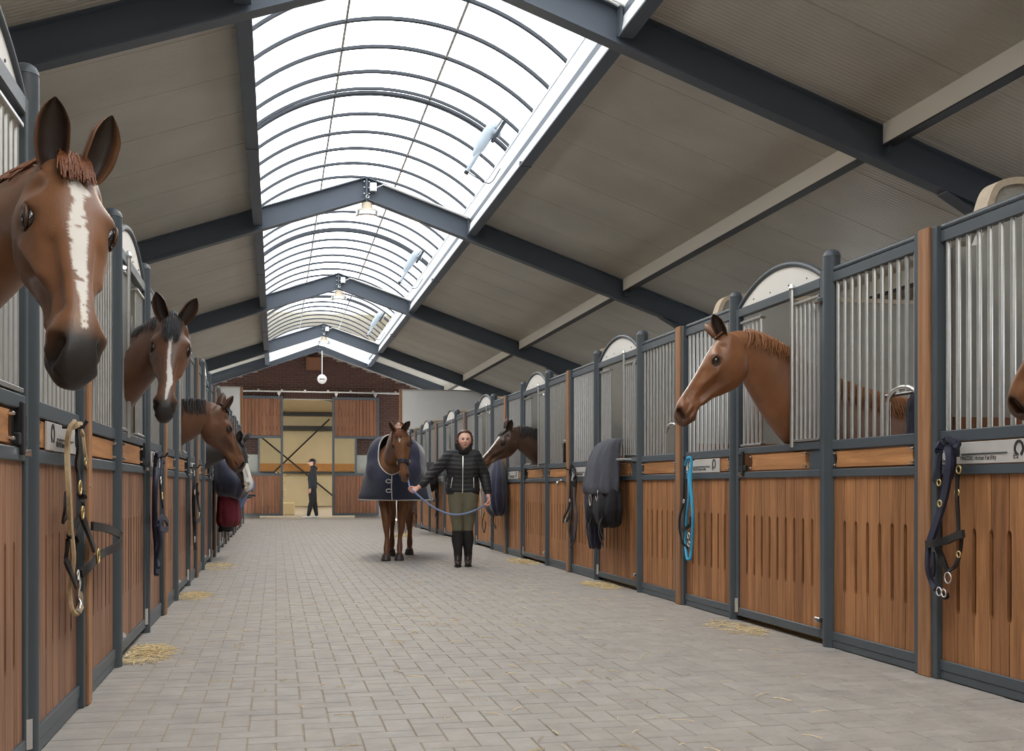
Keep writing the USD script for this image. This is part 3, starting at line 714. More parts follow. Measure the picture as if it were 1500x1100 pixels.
def gauss(p, c, r):
    return np.exp(-((p - np.asarray(c)) ** 2).sum(-1) / (r * r))
def seg_gauss(p, a, b, r):
    a, b = np.asarray(a, float), np.asarray(b, float); d = b - a
    t = np.clip(((p - a) @ d) / (d @ d), 0, 1)
    return np.exp(-((p - a - t[..., None] * d) ** 2).sum(-1) / (r * r))
def head_local(n=96, m=72):
    s = np.linspace(0, 1, n); s = .5 - .5 * np.cos(PI * s) * (.55) - .0 if False else s
    xs = np.interp(s, np.linspace(0, 1, 7), [-.055, -.035, .10, .26, .43, .575, .620])
    P = [PchipInterpolator(HS[:, 0], HS[:, k])(xs) for k in range(1, 7)]
    R = np.zeros((n, m, 3))
    for i, x in enumerate(xs):
        zt, zb, wt, we, wj, wb = (p[i] for p in P); h = zt - zb
        q = [(0, zt), (wt, zt - .05 * h), (we * .93, zt - .22 * h), (we, zt - .38 * h), (.5 * (we + wj) * 1.0, zt - .60 * h), (wj, zt - .78 * h), (wb, zt - .95 * h), (0, zb)]
        q = q + [(-a, b) for a, b in q[-2:0:-1]] + [q[0]]
        q = np.array(q); d = np.r_[0, np.cumsum(np.sqrt(np.linalg.norm(np.diff(q, axis=0), axis=1)))]
        c = CubicSpline(d, q, bc_type='periodic')(np.linspace(0, d[-1], m, endpoint=False))
        R[i, :, 0] = x; R[i, :, 1] = c[:, 0]; R[i, :, 2] = c[:, 1]
    p = R.copy(); y = np.abs(p[..., 1]); sy = np.sign(p[..., 1]); pa = np.stack([p[..., 0], y, p[..., 2]], -1)
    d = np.zeros(p.shape[:2])                                   # sideways push
    d += .010 * seg_gauss(pa, (.225, .09, -.112), (.33, .062, -.092), .017)    # facial crest
    d += .017 * gauss(pa, (.150, .095, -.030), .032) - .018 * gauss(pa, (.172, .098, -.066), .024)   # orbit and socket
    d += .002 * seg_gauss(pa, (.135, .09, -.095), (.20, .09, -.108), .013)     # lower rim of the orbit
    d -= .016 * gauss(pa, (.080, .085, -.038), .028)              # hollow above the eye
    d += .013 * np.clip(1.6 * gauss(pa, (.115, .08, -.180), .085), 0, 1)        # cheek muscle, plateau
    d -= .016 * seg_gauss(pa, (.26, .07, -.150), (.40, .05, -.125), .026)      # hollow below the crest
    d += .010 * seg_gauss(pa, (.22, .065, -.222), (.42, .04, -.170), .016)     # jaw bar
    d -= .011 * seg_gauss(pa, (.27, .06, -.045), (.46, .045, -.065), .022)     # flat side of the nasal bone
    d += .008 * gauss(pa, (.518, .055, -.075), .026)              # nostril wing
    d += .006 * seg_gauss(pa, (.530, .05, -.074), (.540, .05, -.115), .012)
    d -= .036 * seg_gauss(pa, (.556, .05, -.076), (.574, .05, -.114), .0140)   # nostril
    d += .008 * gauss(pa, (.590, .04, -.115), .014)
    d -= .012 * seg_gauss(pa, (.612, .0, -.146), (.49, .055, -.142), .008)     # mouth
    d += .008 * seg_gauss(pa, (.55, .05, -.168), (.50, .05, -.170), .014)
    d += .006 * seg_gauss(pa, (.55, .05, -.128), (.48, .05, -.122), .012)
    R[..., 1] += sy * np.maximum(1.2 * d, -.9 * y)
    z = np.zeros(p.shape[:2])
    low = np.clip((-.135 - pa[..., 2]) / .03, 0, 1)
    z -= .016 * gauss(pa, (.530, .0, -.190), .030) * low        # chin
    z += .014 * gauss(pa, (.455, .0, -.178), .030) * low        # chin groove
    z -= .008 * seg_gauss(pa, (.30, .0, -.22), (.20, .0, -.26), .030) * low
    R[..., 2] += z
    return R.reshape(-1, 3), R
def noise01(p, k=0, f=1.0):
    return meshkit.fbm(np.asarray(p) * f + 37.7, 3, k)
COAT = {'chestnut': ((.185, .078, .032), (.185, .078, .032)), 'red': ((.225, .090, .036), (.225, .090, .036)), 'bay': ((.118, .050, .024), (.012, .009, .008)), 'dark_bay': ((.062, .030, .017), (.010, .008, .007)), 'black': ((.02, .015, .013), (.010, .008, .008))}
def horse_colors(L, coat, blaze, muzzle, seed):
    """coat colour for points L in head coordinates (x towards the muzzle)"""
    base, points = (np.array(c) for c in COAT[coat])
    n1 = noise01(L, seed, 9.0); n2 = noise01(L, seed + 5, 70.0)
    c = base * (.62 + .76 * n1[:, None]) * (.93 + .14 * n2[:, None])
    x, y, z = L[:, 0], L[:, 1], L[:, 2]
    if coat in ('bay', 'dark_bay'):
        tan = np.exp(-((x - .44) / .07) ** 2) * np.clip((-z - .03) / .06, 0, 1)
        c = c * (1 - .45 * tan[:, None]) + np.array([.20, .085, .032]) * .45 * tan[:, None]
    dark = np.clip((x - .508 + .03 * (n1 - .5)) / .05, 0, 1) * muzzle
    c = c * (1 - dark[:, None]) + np.array([.017, .014, .013]) * dark[:, None]
    ay = np.abs(y); Pa = np.stack([x, ay, z], 1)
    eye = gauss(Pa, (.172, .096, -.062), .031) * .85
    c = c * (1 - eye[:, None]) + np.array([.018, .012, .010]) * eye[:, None]
    nost = np.clip(1.6 * seg_gauss(Pa, (.556, .043, -.078), (.574, .043, -.114), .0160), 0, 1)
    c = c * (1 - nost[:, None]) + np.array([.006, .005, .005]) * nost[:, None]
    if blaze is not None:
        bx, bw, by = np.array(blaze[0]), np.array(blaze[1]), np.array(blaze[2])
        w = np.interp(x, bx, bw, left=0, right=0); cy = np.interp(x, bx, by)
        ragged = 1 + .9 * (noise01(L, seed + 9, 55.0) - .5)
        on = np.clip((w * ragged - np.abs(y - cy)) / .003, 0, 1) * (z > np.interp(x, [.0, .2, .4, .56, .62], [-.06, -.075, -.085, -.12, -.19]))
        if blaze[3]:
            sp = noise01(L, seed + 21, 62.0); on = on * np.clip((.66 - sp) / .03, 0, 1)
        c = c * (1 - on[:, None]) + np.array([.70, .66, .60]) * on[:, None]
    return c
def ear_mesh(base, axis, face, L=.170, W=.041):
    """cupped leaf-shaped ear: axis = direction it points, face = direction its opening looks"""
    axis = unit(axis); face = unit(np.asarray(face) - axis * np.dot(face, axis)); side = np.cross(axis, face)
    rings = []; col = []
    us = np.linspace(0, 1, 16)
    wp = PchipInterpolator([0, .12, .35, .62, .85, 1.0], [.60, .80, 1.0, .97, .60, .05])(us) * W
    for u, w in zip(us, wp):
        c = np.asarray(base) + axis * (L * u - .02) + side * 0 + face * (.012 * math.sin(u * PI) * .6)
        ring = []
        for a in np.linspace(-1.15 * PI / 2, 1.15 * PI / 2, 10):         # back of the ear
            ring.append(c + side * w * math.sin(a) - face * w * .95 * math.cos(a)); col.append(0)
        for a in np.linspace(1.15 * PI / 2, -1.15 * PI / 2, 10)[1:-1]:     # inner hollow
            ring.append(c + side * w * .86 * math.sin(a) - face * w * (.78 if .1 < u < .93 else .86) * math.cos(a)); col.append(1 if abs(a) < 1.25 else .3)
        rings.append(ring)
    return np.array(rings), np.array(col)
class HorseHead:
    """poll: world point between the ears; fwd: poll to muzzle; up: dorsal side of the face"""
    def __init__(s, poll, fwd, up):
        s.o = np.asarray(poll, float); s.x = unit(fwd); u = np.asarray(up, float); s.z = unit(u - s.x * (u @ s.x)); s.y = np.cross(s.z, s.x)
        s.R = np.stack([s.x, s.y, s.z], 1)
    def w(s, p): return np.asarray(p, float) @ s.R.T + s.o
    def l(s, p): return (np.asarray(p, float) - s.o) @ s.R
def neck_rings(pts, hh, hw, crest, n=40, m=56):
    """neck as a loft: pts from the shoulder to the head, hh/hw half-heights and half-widths, crest = direction of the mane side per point"""
    k = np.r_[0, np.cumsum(np.linalg.norm(np.diff(np.asarray(pts, float), axis=0), axis=1))]; k /= k[-1]; t = np.linspace(0, 1, n)
    C = CubicSpline(k, np.asarray(pts, float))(t); T = CubicSpline(k, np.asarray(pts, float))(t, 1); T /= np.linalg.norm(T, axis=1, keepdims=True)
    H = PchipInterpolator(k, hh)(t); W = PchipInterpolator(k, hw)(t); Z = PchipInterpolator(k, np.asarray(crest, float))(t)
    Z -= T * (Z * T).sum(1, keepdims=True); Z /= np.linalg.norm(Z, axis=1, keepdims=True); Y = np.cross(Z, T)
    ph = np.arange(m) * 2 * PI / m
    cz = np.cos(ph); sy = np.sin(ph) * (1 - .22 * cz)
    sy *= np.where(cz > .55, 1 - .35 * (cz - .55) / .45, 1)
    R = C[:, None] + H[:, None, None] * cz[None, :, None] * Z[:, None] + W[:, None, None] * sy[None, :, None] * Y[:, None]
    return R, C, H, Z, Y, T, W
def hair_tufts(roots, dirs, lengths, seed, r=.0042, curl=.012, pts=5):
    g = np.random.default_rng(seed); out = []
    for p, d, L in zip(roots, dirs, lengths):
        n = unit(np.cross(d, g.normal(size=3))); t = np.linspace(0, 1, pts)
        sag = np.array([0, 0, -1.0])
        q = p + np.outer(t, unit(d)) * L + np.outer(t ** 2, sag) * L * .25 + np.outer(np.sin(t * 3 + g.uniform(0, 3)) * t, n) * curl
        out.append(tube(q, r * np.linspace(1, .25, pts) * g.uniform(.7, 1.3), 4))
    return out
mat('horse_coat', {'a': ('attribute', {'attribute': 'col'}), 'g': ('geometry', {}), 'mp': ('mapping', {'scale': (1, 1, .4)}), 'n': ('noise_texture', {'scale': 260.0, 'detail': 2.0}), 'b': ('bump', {'strength': .25, 'distance': .0015}),
                   'p': ('principled_bsdf', {'roughness': .40, 'specular_ior_level': .5, 'sheen_weight': .06, 'sheen_roughness': .4})},
    [('a.color', 'p.base_color'), ('g.position', 'mp.vector'), ('mp.vector', 'n.vector'), ('n.fac', 'b.height'), ('b.normal', 'p.normal')])
plain('horse_eye', (.012, .007, .005), .06, spec=.8)
plain('ear_inside', (.014, .009, .008), .8)
for nm, c in (('chestnut', (.17, .058, .022)), ('black', (.010, .008, .008)), ('flax', (.30, .12, .045))):
    plain('mane_' + nm, c, .42, var=.35, vscale=60)
def mesh_union(parts, smooth_n=6, edge=.014):
    """parts: list of ((v, f), colours). union, refine, smooth; colours follow the nearest source vertex"""
    ms = [to_manifold(*p[0]) for p in parts]
    u = ms[0]
    for m in ms[1:]: u = u + m
    u = u.refine_to_length(edge)
    q = u.to_mesh(); v, f = np.array(q.vert_properties[:, :3], float), np.array(q.tri_verts)
    t = trimesh.Trimesh(v, f, process=True, merge_tex=True)
    if smooth_n: trimesh.smoothing.filter_taubin(t, lamb=.5, nu=.52, iterations=smooth_n)
    src = np.vstack([p[0][0] for p in parts]); col = np.vstack([p[1] for p in parts])
    dist, idx = cKDTree(src).query(t.vertices, k=3)
    w = 1 / (dist + 1e-4); w /= w.sum(1, keepdims=True)
    return t, (col[idx] * w[..., None]).sum(1)
def add_head_extras(t, hd, coat, mane, ears, seed, forelock=True):
    """eyes, eyelids, ears, forelock"""
    lid = 'horse_coat'
    for sy in (-1, 1):
        e = obj('eye', (np.array(trimesh.creation.icosphere(3, 1.0).vertices) * [.029, .020, .024] @ hd.R.T + hd.w((.172, sy * .0905, -.062)), trimesh.creation.icosphere(3, 1.0).faces), 'horse_eye', t, smooth=True)
        up = [hd.w((.172 + .034 * math.cos(a), sy * (.099 + .006 * math.sin(a)), -.064 + .027 * math.sin(a))) for a in np.linspace(.15, PI - .15, 9)]
        lo = [hd.w((.172 + .032 * math.cos(a), sy * (.100 - .001), -.062 - .023 * math.sin(a))) for a in np.linspace(.1, PI - .1, 9)]
        v, f = join(tube(up, np.array([.002, .0035, .0045, .005, .005, .005, .0045, .0035, .002]), 8), tube(lo, np.array([.002, .004, .005, .005, .005, .005, .005, .004, .002]), 8))
        cc = np.tile(np.array(COAT[coat][0]) * .32, (len(v), 1))
        obj('eyelid', (v, f), lid, t, smooth=True, color=cc)
    for sy, (ax, fc) in zip((1, -1), ears):
        R, col = ear_mesh(hd.w((.012, sy * .050, .000)), hd.R @ np.asarray(ax, float), hd.R @ np.asarray(fc, float))
        v, f = closed_loft(R)
        b = np.array(COAT[coat][0]) * (.8 if coat != 'bay' else .6)
        cl = np.vstack([np.where(col[:, None] > .5, np.array([.026, .015, .011]), np.where(col[:, None] > .1, b * .75, b)), [b, b * .5]])
        obj('ear', (v, f), 'horse_coat', t, smooth=True, color=cl)
    if forelock:
        g = np.random.default_rng(seed + 3); tt = []
        zt = PchipInterpolator(HS[:, 0], HS[:, 1])
        for k in range(110):
            y0 = g.uniform(-.036, .036); L = g.uniform(.08, .15) * forelock; xs = np.linspace(g.uniform(-.03, .02), L, 6); sp = 1 + 4 * np.clip(xs, 0, 1) * g.uniform(-.3, 1.0)
            ys = y0 * sp + np.sin(xs * 30 + k) * .003
            tt.append(tube([hd.w((x, y, zt(x) + .012 - 2.2 * y * y + g.uniform(0, .006))) for x, y in zip(xs, ys)], .0045 * np.linspace(1, .3, 6), 4))
        obj('forelock', tt, 'mane_' + mane, t, smooth=True)
def mane_on(t, C, H, Z, Y, T, W, side, mane, seed, length=.11, lo=.0, hi=1.0, n=420):
    g = np.random.default_rng(seed); out = []
    for k in range(n):
        u = min(max(lo + (hi - lo) * k / n + g.uniform(-.01, .01), 0), 1); L = length * g.uniform(.75, 1.12); slant = g.uniform(-.25, .12); lift = g.uniform(.004, .016)
        i = u * (len(C) - 1); a = int(min(i, len(C) - 2)); q = i - a
        c, h, z, y, tg, w = ((1 - q) * A[a] + q * A[a + 1] for A in (C, H, Z, Y, T, W))
        p0, path, s = None, [], 0.0
        for ph in np.linspace(g.uniform(-.25, .15), 2.2, 26):
            cz = math.cos(ph); sw = math.sin(ph) * (1 - .22 * cz) * (1 - .35 * (cz - .55) / .45 if cz > .55 else 1)
            p = c + (h * cz) * z + side * w * sw * y
            p = p + unit(cz * z + side * math.sin(ph) * y) * lift
            if p0 is not None: s += np.linalg.norm(p - p0)
            path.append(p - tg * slant * s); p0 = p
            if s > L: break
        m = len(path)
        if m > 2: out.append(tube(np.array(path)[np.unique(np.linspace(0, m - 1, 5).astype(int))], .006 * np.linspace(1, .35, len(np.unique(np.linspace(0, m - 1, 5).astype(int)))) * g.uniform(.7, 1.3), 4))
    obj('mane', out, 'mane_' + mane, t, smooth=True)
HL, HR = head_local()
def horse_head(name, label, poll, fwd, up, neck, hh, hw, crest, coat, mane, blaze=None, muzzle=1.0, ears=None, seed=1, mane_side=1, mane_len=.11, mane_n=420, forelock=1.0, extra=None, parent=None):
    hd = HorseHead(poll, fwd, up)
    t = parent or thing(name, label, 'horse', 'horses looking out of their stalls')
    hv, hf = closed_loft(HR); hv = hd.w(hv)
    p1 = hd.w((.0, 0, -.112)); bl = unit(unit(p1 - np.asarray(neck[-1], float)) + .35 * hd.x)
    pts = [np.asarray(p, float) for p in neck] + [p1, p1 + bl * .065]
    zs = [np.asarray(c, float) for c in crest] + [unit(hd.z * .5 - hd.x * .6) * .6 + .5 * unit(np.asarray(crest[-1], float)), hd.z * .8 - hd.x * .3]
    R, C, H, Z, Y, T, W = neck_rings(pts, list(hh) + [.110, .080], list(hw) + [.066, .050], zs)
    nv, nf = closed_loft(R)
    hc = horse_colors(hd.l(hv), coat, blaze, muzzle, seed)
    ln = hd.l(nv); nc = horse_colors(ln * [0, 1, 1] + np.array([-.05, 0, 0]), coat, None, 0, seed)
    m, col = mesh_union([((hv, hf), hc), ((nv, nf), nc)] + (extra or []), smooth_n=5, edge=.010)
    # sharp markings straight from the head coordinates where the point lies on the face
    L = hd.l(m.vertices); face = (L[:, 0] > .04) & (L[:, 0] < .63) & (np.abs(L[:, 1]) < .13) & (L[:, 2] > -.3) & (L[:, 2] < .05)
    hcol = horse_colors(L, coat, blaze, muzzle, seed)
    col[face] = hcol[face]
    obj('body', (np.array(m.vertices), np.array(m.faces)), 'horse_coat', t, smooth=True, color=col)
    add_head_extras(t, hd, coat, mane, ears or [((-.55, .38, .80), (.75, .45, .2)), ((-.55, -.38, .80), (.75, -.45, .2))], seed, forelock)
    mane_on(t, C, H, Z, Y, T, W, mane_side, mane, seed + 2, mane_len, .05, .95, mane_n)
    return t, hd
# ------------------------------------------------------------------ the horses themselves
CF, CR, CU = np.array([math.sin(YAW), math.cos(YAW), 0]), np.array([math.cos(YAW), -math.sin(YAW), 0]), np.array([0, 0, 1.0])
def cdir(r, u, f, at=None):
    """direction given as (right, up, away) for someone looking from the viewpoint at the spot 'at'"""
    F = unit(CF + (at[0] - 750) / FPX * CR - (at[1] - 713) / FPX * CU); R = unit(np.cross(F, CU)); U = np.cross(R, F)
    return unit(r * R + u * U + f * F)
def ground_point(px, py, d):
    """where something seen at that spot of the photograph stands, d metres into the aisle"""
    return np.array([0, 0, CAM_H]) + d * CF + d * (px - 750) / FPX * CR - d * (py - 713) / FPX * CU
star_stripe = ([.07, .085, .105, .125, .150, .165, .19, .24, .30, .39, .46, .53], [.003, .014, .027, .024, .012, .012, .021, .022, .019, .017, .009, .009], [-.004, -.001, .004, .008, .006, .002, .000, .000, .001, .002, .004, .004], True)
horse_head('horse', 'big chestnut horse with a speckled white blaze leaning out at the left edge', ground_point(105, 240, 2.70), cdir(.06, -.655, -.755, (90,400)), cdir(.27, .72, -.62, (90,400)),
           [(-2.6, 3.75, 1.08), (-1.75, 3.62, 1.22), (-1.0, 3.34, 1.44)], [0.36, .30, .22], [0.27, .15, .11], [(.3, 0, 1), (.3, 0, 1), (.45, 0, 1)], 'chestnut', 'chestnut', star_stripe, 1.0, [((-.66, .14, .74), (.76, .30, .35)), ((-.66, -.10, .76), (.76, -.15, .35))], 11, -1, .10, 300, .7)
horse_head('horse', 'bay horse with black forelock and a narrow white stripe, second from the left edge', ground_point(254, 466, 6.15), cdir(-.07, -.76, -.63, (250,530)), cdir(.06, .63, -.76, (250,530)),
           [(-2.5, 7.3, 1.12), (-1.65, 7.15, 1.24), (-.93, 6.80, 1.56)], [0.36, .32, .25], [0.27, .15, .115], [(.3, 0, 1), (.3, 0, 1), (.5, 0, 1)], 'bay', 'black', ([.085, .105, .14, .165, .18, .30, .36, .42, .50, .54], [.010, .026, .030, .020, .009, .010, .016, .017, .010, .006], [-.004] * 5 + [-.002, .006, .012, .004, .0], False), 1.0,
           [((-.62, .42, .66), (.75, .20, .3)), ((-.66, -.36, .66), (.75, -.2, .3))], 12, -1, .16, 380, 1.25)
horse_head('horse', 'bay horse with black mane in profile, nose pointing into the aisle from the left row', ground_point(324, 597, 9.9), cdir(.42, -.82, .38, (345,635)), cdir(.84, .42, .34, (345,635)),
           [(-2.5, 10.5, 1.16), (-1.6, 10.36, 1.34), (-.90, 10.27, 1.50)], [0.35, .27, .205], [0.27, .14, .105], [(.0, 0, 1), (.0, 0, 1), (.1, 0, 1)], 'bay', 'black', None, .7, [((-.55, .30, .78), (.6, .6, .2)), ((-.55, -.25, .80), (.6, -.7, .2))], 13, -1, .17, 460, .6)
horse_head('horse', 'black horse with a white muzzle half hidden behind the bay profile', ground_point(352, 646, 13.45), cdir(.30, -.85, -.36, (360,660)), cdir(.75, .40, -.5, (360,660)),
           [(-2.5, 13.9, 1.06), (-1.6, 13.8, 1.18), (-.90, 13.78, 1.34)], [0.35, .27, .2], [0.27, .14, .10], [(.0, 0, 1), (.0, 0, 1), (.2, 0, 1)], 'black', 'black', ([.30, .36, .45, .55, .62], [.02, .05, .09, .12, .12], [0] * 5, False), .0, None, 14, -1, .10, 150, .6)
horse_head('horse', 'dark bay horse with a long white blaze reaching towards the woman', ground_point(744, 629, 13.8), cdir(-.72, -.69, -.10, (720,650)), cdir(-.66, .70, -.28, (720,650)),
           [(4.95, 14.0, 1.14), (4.05, 13.85, 1.28), (3.26, 13.66, 1.46)], [0.36, .30, .215], [0.27, .14, .105], [(-.0, 0, 1), (-.0, 0, 1), (-.1, 0, 1)], 'dark_bay', 'black', ([.06, .10, .15, .30, .45, .54, .60], [.012, .026, .030, .026, .026, .03, .02], [0] * 7, False), .3,
           [((-.80, .28, .55), (.3, .8, .2)), ((-.80, -.28, .55), (.3, -.8, .2))], 15, 1, .18, 420, 1.0)
horse_head('horse', 'bright chestnut horse in profile looking out of the right-hand row', ground_point(1058, 492, 7.0), cdir(-.60, -.76, -.22, (1015,550)), cdir(-.78, .60, -.04, (1015,550)),
           [(5.0, 7.15, 1.10), (4.15, 6.98, 1.22), (3.30, 6.70, 1.545)], [0.38, .36, .285], [0.28, .15, .115], [(-.0, 0, 1), (-.0, 0, 1), (-.2, 0, 1)], 'red', 'flax', ([.07, .10, .15, .30, .45, .52], [.006, .018, .022, .020, .018, .008], [.006] * 6, False), .55,
           [((-.42, .22, .88), (.35, .9, .1)), ((-.25, -.40, .88), (.7, -.6, .1))], 16, 1, .17, 620, .3)
horse_head('horse', 'chestnut horse of which only the muzzle shows at the right edge', ground_point(1450, 604, 4.35) + .60 * cdir(.50, .78, -.36, (1480,570)) + np.array([0, 0, .06]), cdir(-.50, -.78, .36, (1480,570)), cdir(-.80, .55, -.1, (1480,570)),
           [(5.0, 3.3, 1.10), (4.1, 3.25, 1.20), (3.30, 3.27, 1.42)], [0.36, .30, .22], [0.27, .14, .105], [(-.0, 0, 1), (-.0, 0, 1), (-.2, 0, 1)], 'chestnut', 'chestnut', None, .6, None, 17, 1, .10, 150, .5)
# ---- the led horse
def limb(pts, rx, ry, n=34, m=22):
    """leg: pts top to bottom (x, y, z), half-depth rx along x, half-width ry along y"""
    k = np.r_[0, np.cumsum(np.linalg.norm(np.diff(np.asarray(pts), axis=0), axis=1))]; t = np.linspace(0, k[-1], n)
    C = PchipInterpolator(k, np.asarray(pts, float))(t); X = PchipInterpolator(k, rx)(t); Y = PchipInterpolator(k, ry)(t); a = np.arange(m) * 2 * PI / m
    return np.stack([C[:, None, 0] + X[:, None] * np.cos(a), C[:, None, 1] + Y[:, None] * np.sin(a), np.broadcast_to(C[:, None, 2], (n, m))], -1)
HB = np.array([1.56, 14.66, 0.0]); hh_ = unit((-.19, -.982, 0)); hs_ = np.cross(CU, hh_)
def hw_(p):
    p = np.asarray(p, float); return HB + p[..., :1] * hh_ + p[..., 1:2] * hs_ + p[..., 2:] * CU
lead = thing('led_horse', 'chestnut horse in a navy rug walking up the aisle', 'horse')
tx = np.array([[.60, 1.16, .05, .05], [.57, 1.16, .13, .11], [.48, 1.16, .22, .18], [.35, 1.17, .31, .235], [.15, 1.19, .35, .265], [-.15, 1.17, .33, .30], [-.45, 1.19, .31, .30], [-.70, 1.22, .30, .285], [-.90, 1.22, .24, .21], [-1.0, 1.20, .13, .11], [-1.03, 1.20, .04, .04]])
a_ = np.arange(56) * 2 * PI / 56
xs_ = np.linspace(-1.03, .60, 60); tp = [PchipInterpolator(tx[::-1, 0], tx[::-1, k])(xs_) for k in (1, 2, 3)]
TR = np.stack([np.broadcast_to(xs_[:, None], (60, 56)), tp[2][:, None] * np.sin(a_), tp[0][:, None] + tp[1][:, None] * np.cos(a_)], -1)
tv, tf = closed_loft(TR)
parts = [((hw_(tv), tf), horse_colors(tv * 0 + np.array([-.05, 0, 0]) + tv * [0, 1, 1], 'chestnut', None, 0, 3))]
def leg_parts(fr, side, fx, fy):
    s = side
    if fr:
        pts = [(.26, s * .15, 1.15), (.24, s * .155, .95), (.22 + .3 * (fx - .24), s * .13, .74), (.22 + .6 * (fx - .24), s * .10, .50), (.215 + .62 * (fx - .24), s * .098, .44), (.2 + .8 * (fx - .24), fy, .28), (fx - .02, fy, .165), (fx + .015, fy, .10), (fx + .03, fy, .075)]
        rx = [.15, .125, .078, .056, .054, .036, .044, .036, .046]; ry = [.10, .095, .070, .052, .046, .029, .038, .032, .044]
    else:
        pts = [(-.72, s * .15, 1.20), (-.66, s * .16, .98), (-.74, s * .15, .76), (-.90 + .5 * (fx + .8), s * .12, .56), (-.90 + .5 * (fx + .8), s * .12, .50), (-.84 + .8 * (fx + .8), fy, .30), (fx - .03, fy, .165), (fx + .01, fy, .10), (fx + .03, fy, .075)]
        rx = [.24, .20, .105, .066, .060, .038, .046, .036, .046]; ry = [.12, .12, .085, .048, .044, .030, .040, .034, .045]
    R = limb(pts, rx, ry); v, f = closed_loft(R)
    c = horse_colors(v * [0, 1, 0] + np.array([-.05, 0, 0]) + v * [0, 0, 1], 'chestnut', None, 0, 5)
    dk = np.clip((.62 - v[:, 2]) / .5, 0, .45)[:, None]; c = c * (1 - dk) + np.array([.10, .032, .014]) * dk
    parts.append(((hw_(v), f), c))
    H = limb([(fx + .022, fy, .088), (fx + .035, fy, .06), (fx + .055, fy, .012), (fx + .055, fy, .002)], [.050, .058, .070, .069], [.046, .054, .064, .063], 10)
    v, f = closed_loft(H); parts.append(((hw_(v), f), np.tile([.035, .027, .022], (len(v), 1)) * (.7 + .6 * noise01(v, 2, 20)[:, None])))
leg_parts(True, -1, .46, -.085); leg_parts(True, 1, .36, .075)
leg_parts(False, -1, -.62, -.115); leg_parts(False, 1, -.86, .115)
def wl(px, py, d): return ground_point(px, py, d)
nk = [hw_(np.array(p)) for p in ((-.02, 0, 1.24), (.40, 0, 1.36))]
_, hd5 = horse_head('led_horse', '', wl(584, 630, 13.35), cdir(.16, -.96, -.20, (1480,570)), cdir(.26, .14, -.95, (1480,570)), nk, [.30, .225], [.17, .125], [tuple(-hh_ * .3 + CU), tuple(-hh_ * .5 + CU)], 'chestnut', 'chestnut',
           ([.085, .10, .13, .155], [.006, .017, .013, .003], [0, 0, 0, .002], False), .35, [((-.62, .72, .30), (.35, .2, .8)), ((-.80, -.25, .55), (.6, -.4, .5))], 18, 1, .10, 200, .7, extra=parts, parent=lead)
g = np.random.default_rng(5)
tailh = []
for k in range(150):
    y0, x0 = g.uniform(-.03, .03), g.uniform(-.02, .02); sw = g.uniform(.0, .10); L = g.uniform(.75, 1.02)
    q = bezier((-1.00 + x0, y0, 1.30), (-1.07 + x0, y0 * 2.2 + .3 * sw, 1.30 - .3 * L), (-1.06 + x0 * 2, y0 * 3 + .8 * sw, 1.30 - .7 * L), (-1.02 + x0 * 3, y0 * 3.5 + 1.3 * sw, 1.30 - L), n=4)
    tailh.append(tube(hw_(q), .006 * np.linspace(1, .4, len(q)), 4))
obj('tail', tailh, 'mane_chestnut', lead, smooth=True)
# ---- rug: one draped shell with thickness, light piping along its edges
plain('rug_navy', srgb(31, 35, 60), .85, var=.12, vscale=12, bump=.3, bscale=300, sheen_weight=.35)
plain('rug_piping', srgb(190, 188, 184), .7)
NA, NR = 61, 26
def rug_point(k, ph):
    """k: 0 neckline .. 1 tail; ph: -pi..pi around, 0 on the spine"""
    c, s = math.cos(ph), math.sin(ph); ap = abs(ph)
    top = np.interp(k, [0, .10, .22, .5, .8, .93, 1], [1.63, 1.63, 1.62, 1.58, 1.62, 1.54, 1.38]); xt = np.interp(k, [0, .10, .22, .5, .8, .93, 1], [.26, .22, .12, -.20, -.72, -.96, -1.04])
    hw = np.interp(k, [0, .06, .14, .24, .5, .8, .93, 1], [.19, .26, .34, .37, .375, .36, .30, .21])
    xs = np.interp(k, [0, .06, .14, .24, .5, .8, .93, 1], [.44, .44, .40, .22, -.20, -.74, -.97, -1.06])
    zb = np.interp(k, [0, .06, .14, .24, .5, 1], [1.10, 1.00, .78, .78, .76, .80]); xb = np.interp(k, [0, .06, .14, .24, .5, .8, .93, 1], [.64, .68, .62, .26, -.20, -.76, -1.0, -1.08])
    zs = np.interp(k, [0, .06, .14, .24, 1], [1.36, 1.33, 1.28, 1.24, 1.24])
    flare = np.interp(k, [0, .10, .16, 1], [0, 0, 1, 1])
    if ap <= PI / 2:                                   # from the spine to the widest place
        t = ap / (PI / 2); y = hw * math.sin(t * PI / 2) ** .72; z = zs + (top - zs) * math.cos(t * PI / 2) ** .72; x = xt + (xs - xt) * t
    else:
        t = (ap - PI / 2) / (PI / 2)
        closed = np.interp(k, [0, .14, .20], [1, 1, 0])
        yc = hw * math.cos(t * PI / 2) ** .6; yo = hw + .085 * t * flare + .012 * math.sin(k * 70) * t * flare
        y = yc * closed + yo * (1 - closed); z = zs + (zb - zs) * (t ** .8 if closed > .5 else t); x = xs + (xb - xs) * t
        if closed > .5 and k > .03: y += .02 * math.sin(t * 9) * (1 - t)
    return np.array([x, math.copysign(y, ph) if ph else 0.0, z])
phs = np.linspace(-PI, PI, NA)
ks = np.r_[np.linspace(0, .14, 7), np.linspace(.155, 1, NR - 7)]
G = np.array([[rug_point(k, p) for p in phs] for k in ks])
G = G + np.stack([np.zeros(G.shape[:2]), .010 * (noise01(G, 4, 7.0) - .5) * np.clip((1.3 - G[..., 2]) * 3, 0, 1) * 2, np.zeros(G.shape[:2])], -1)
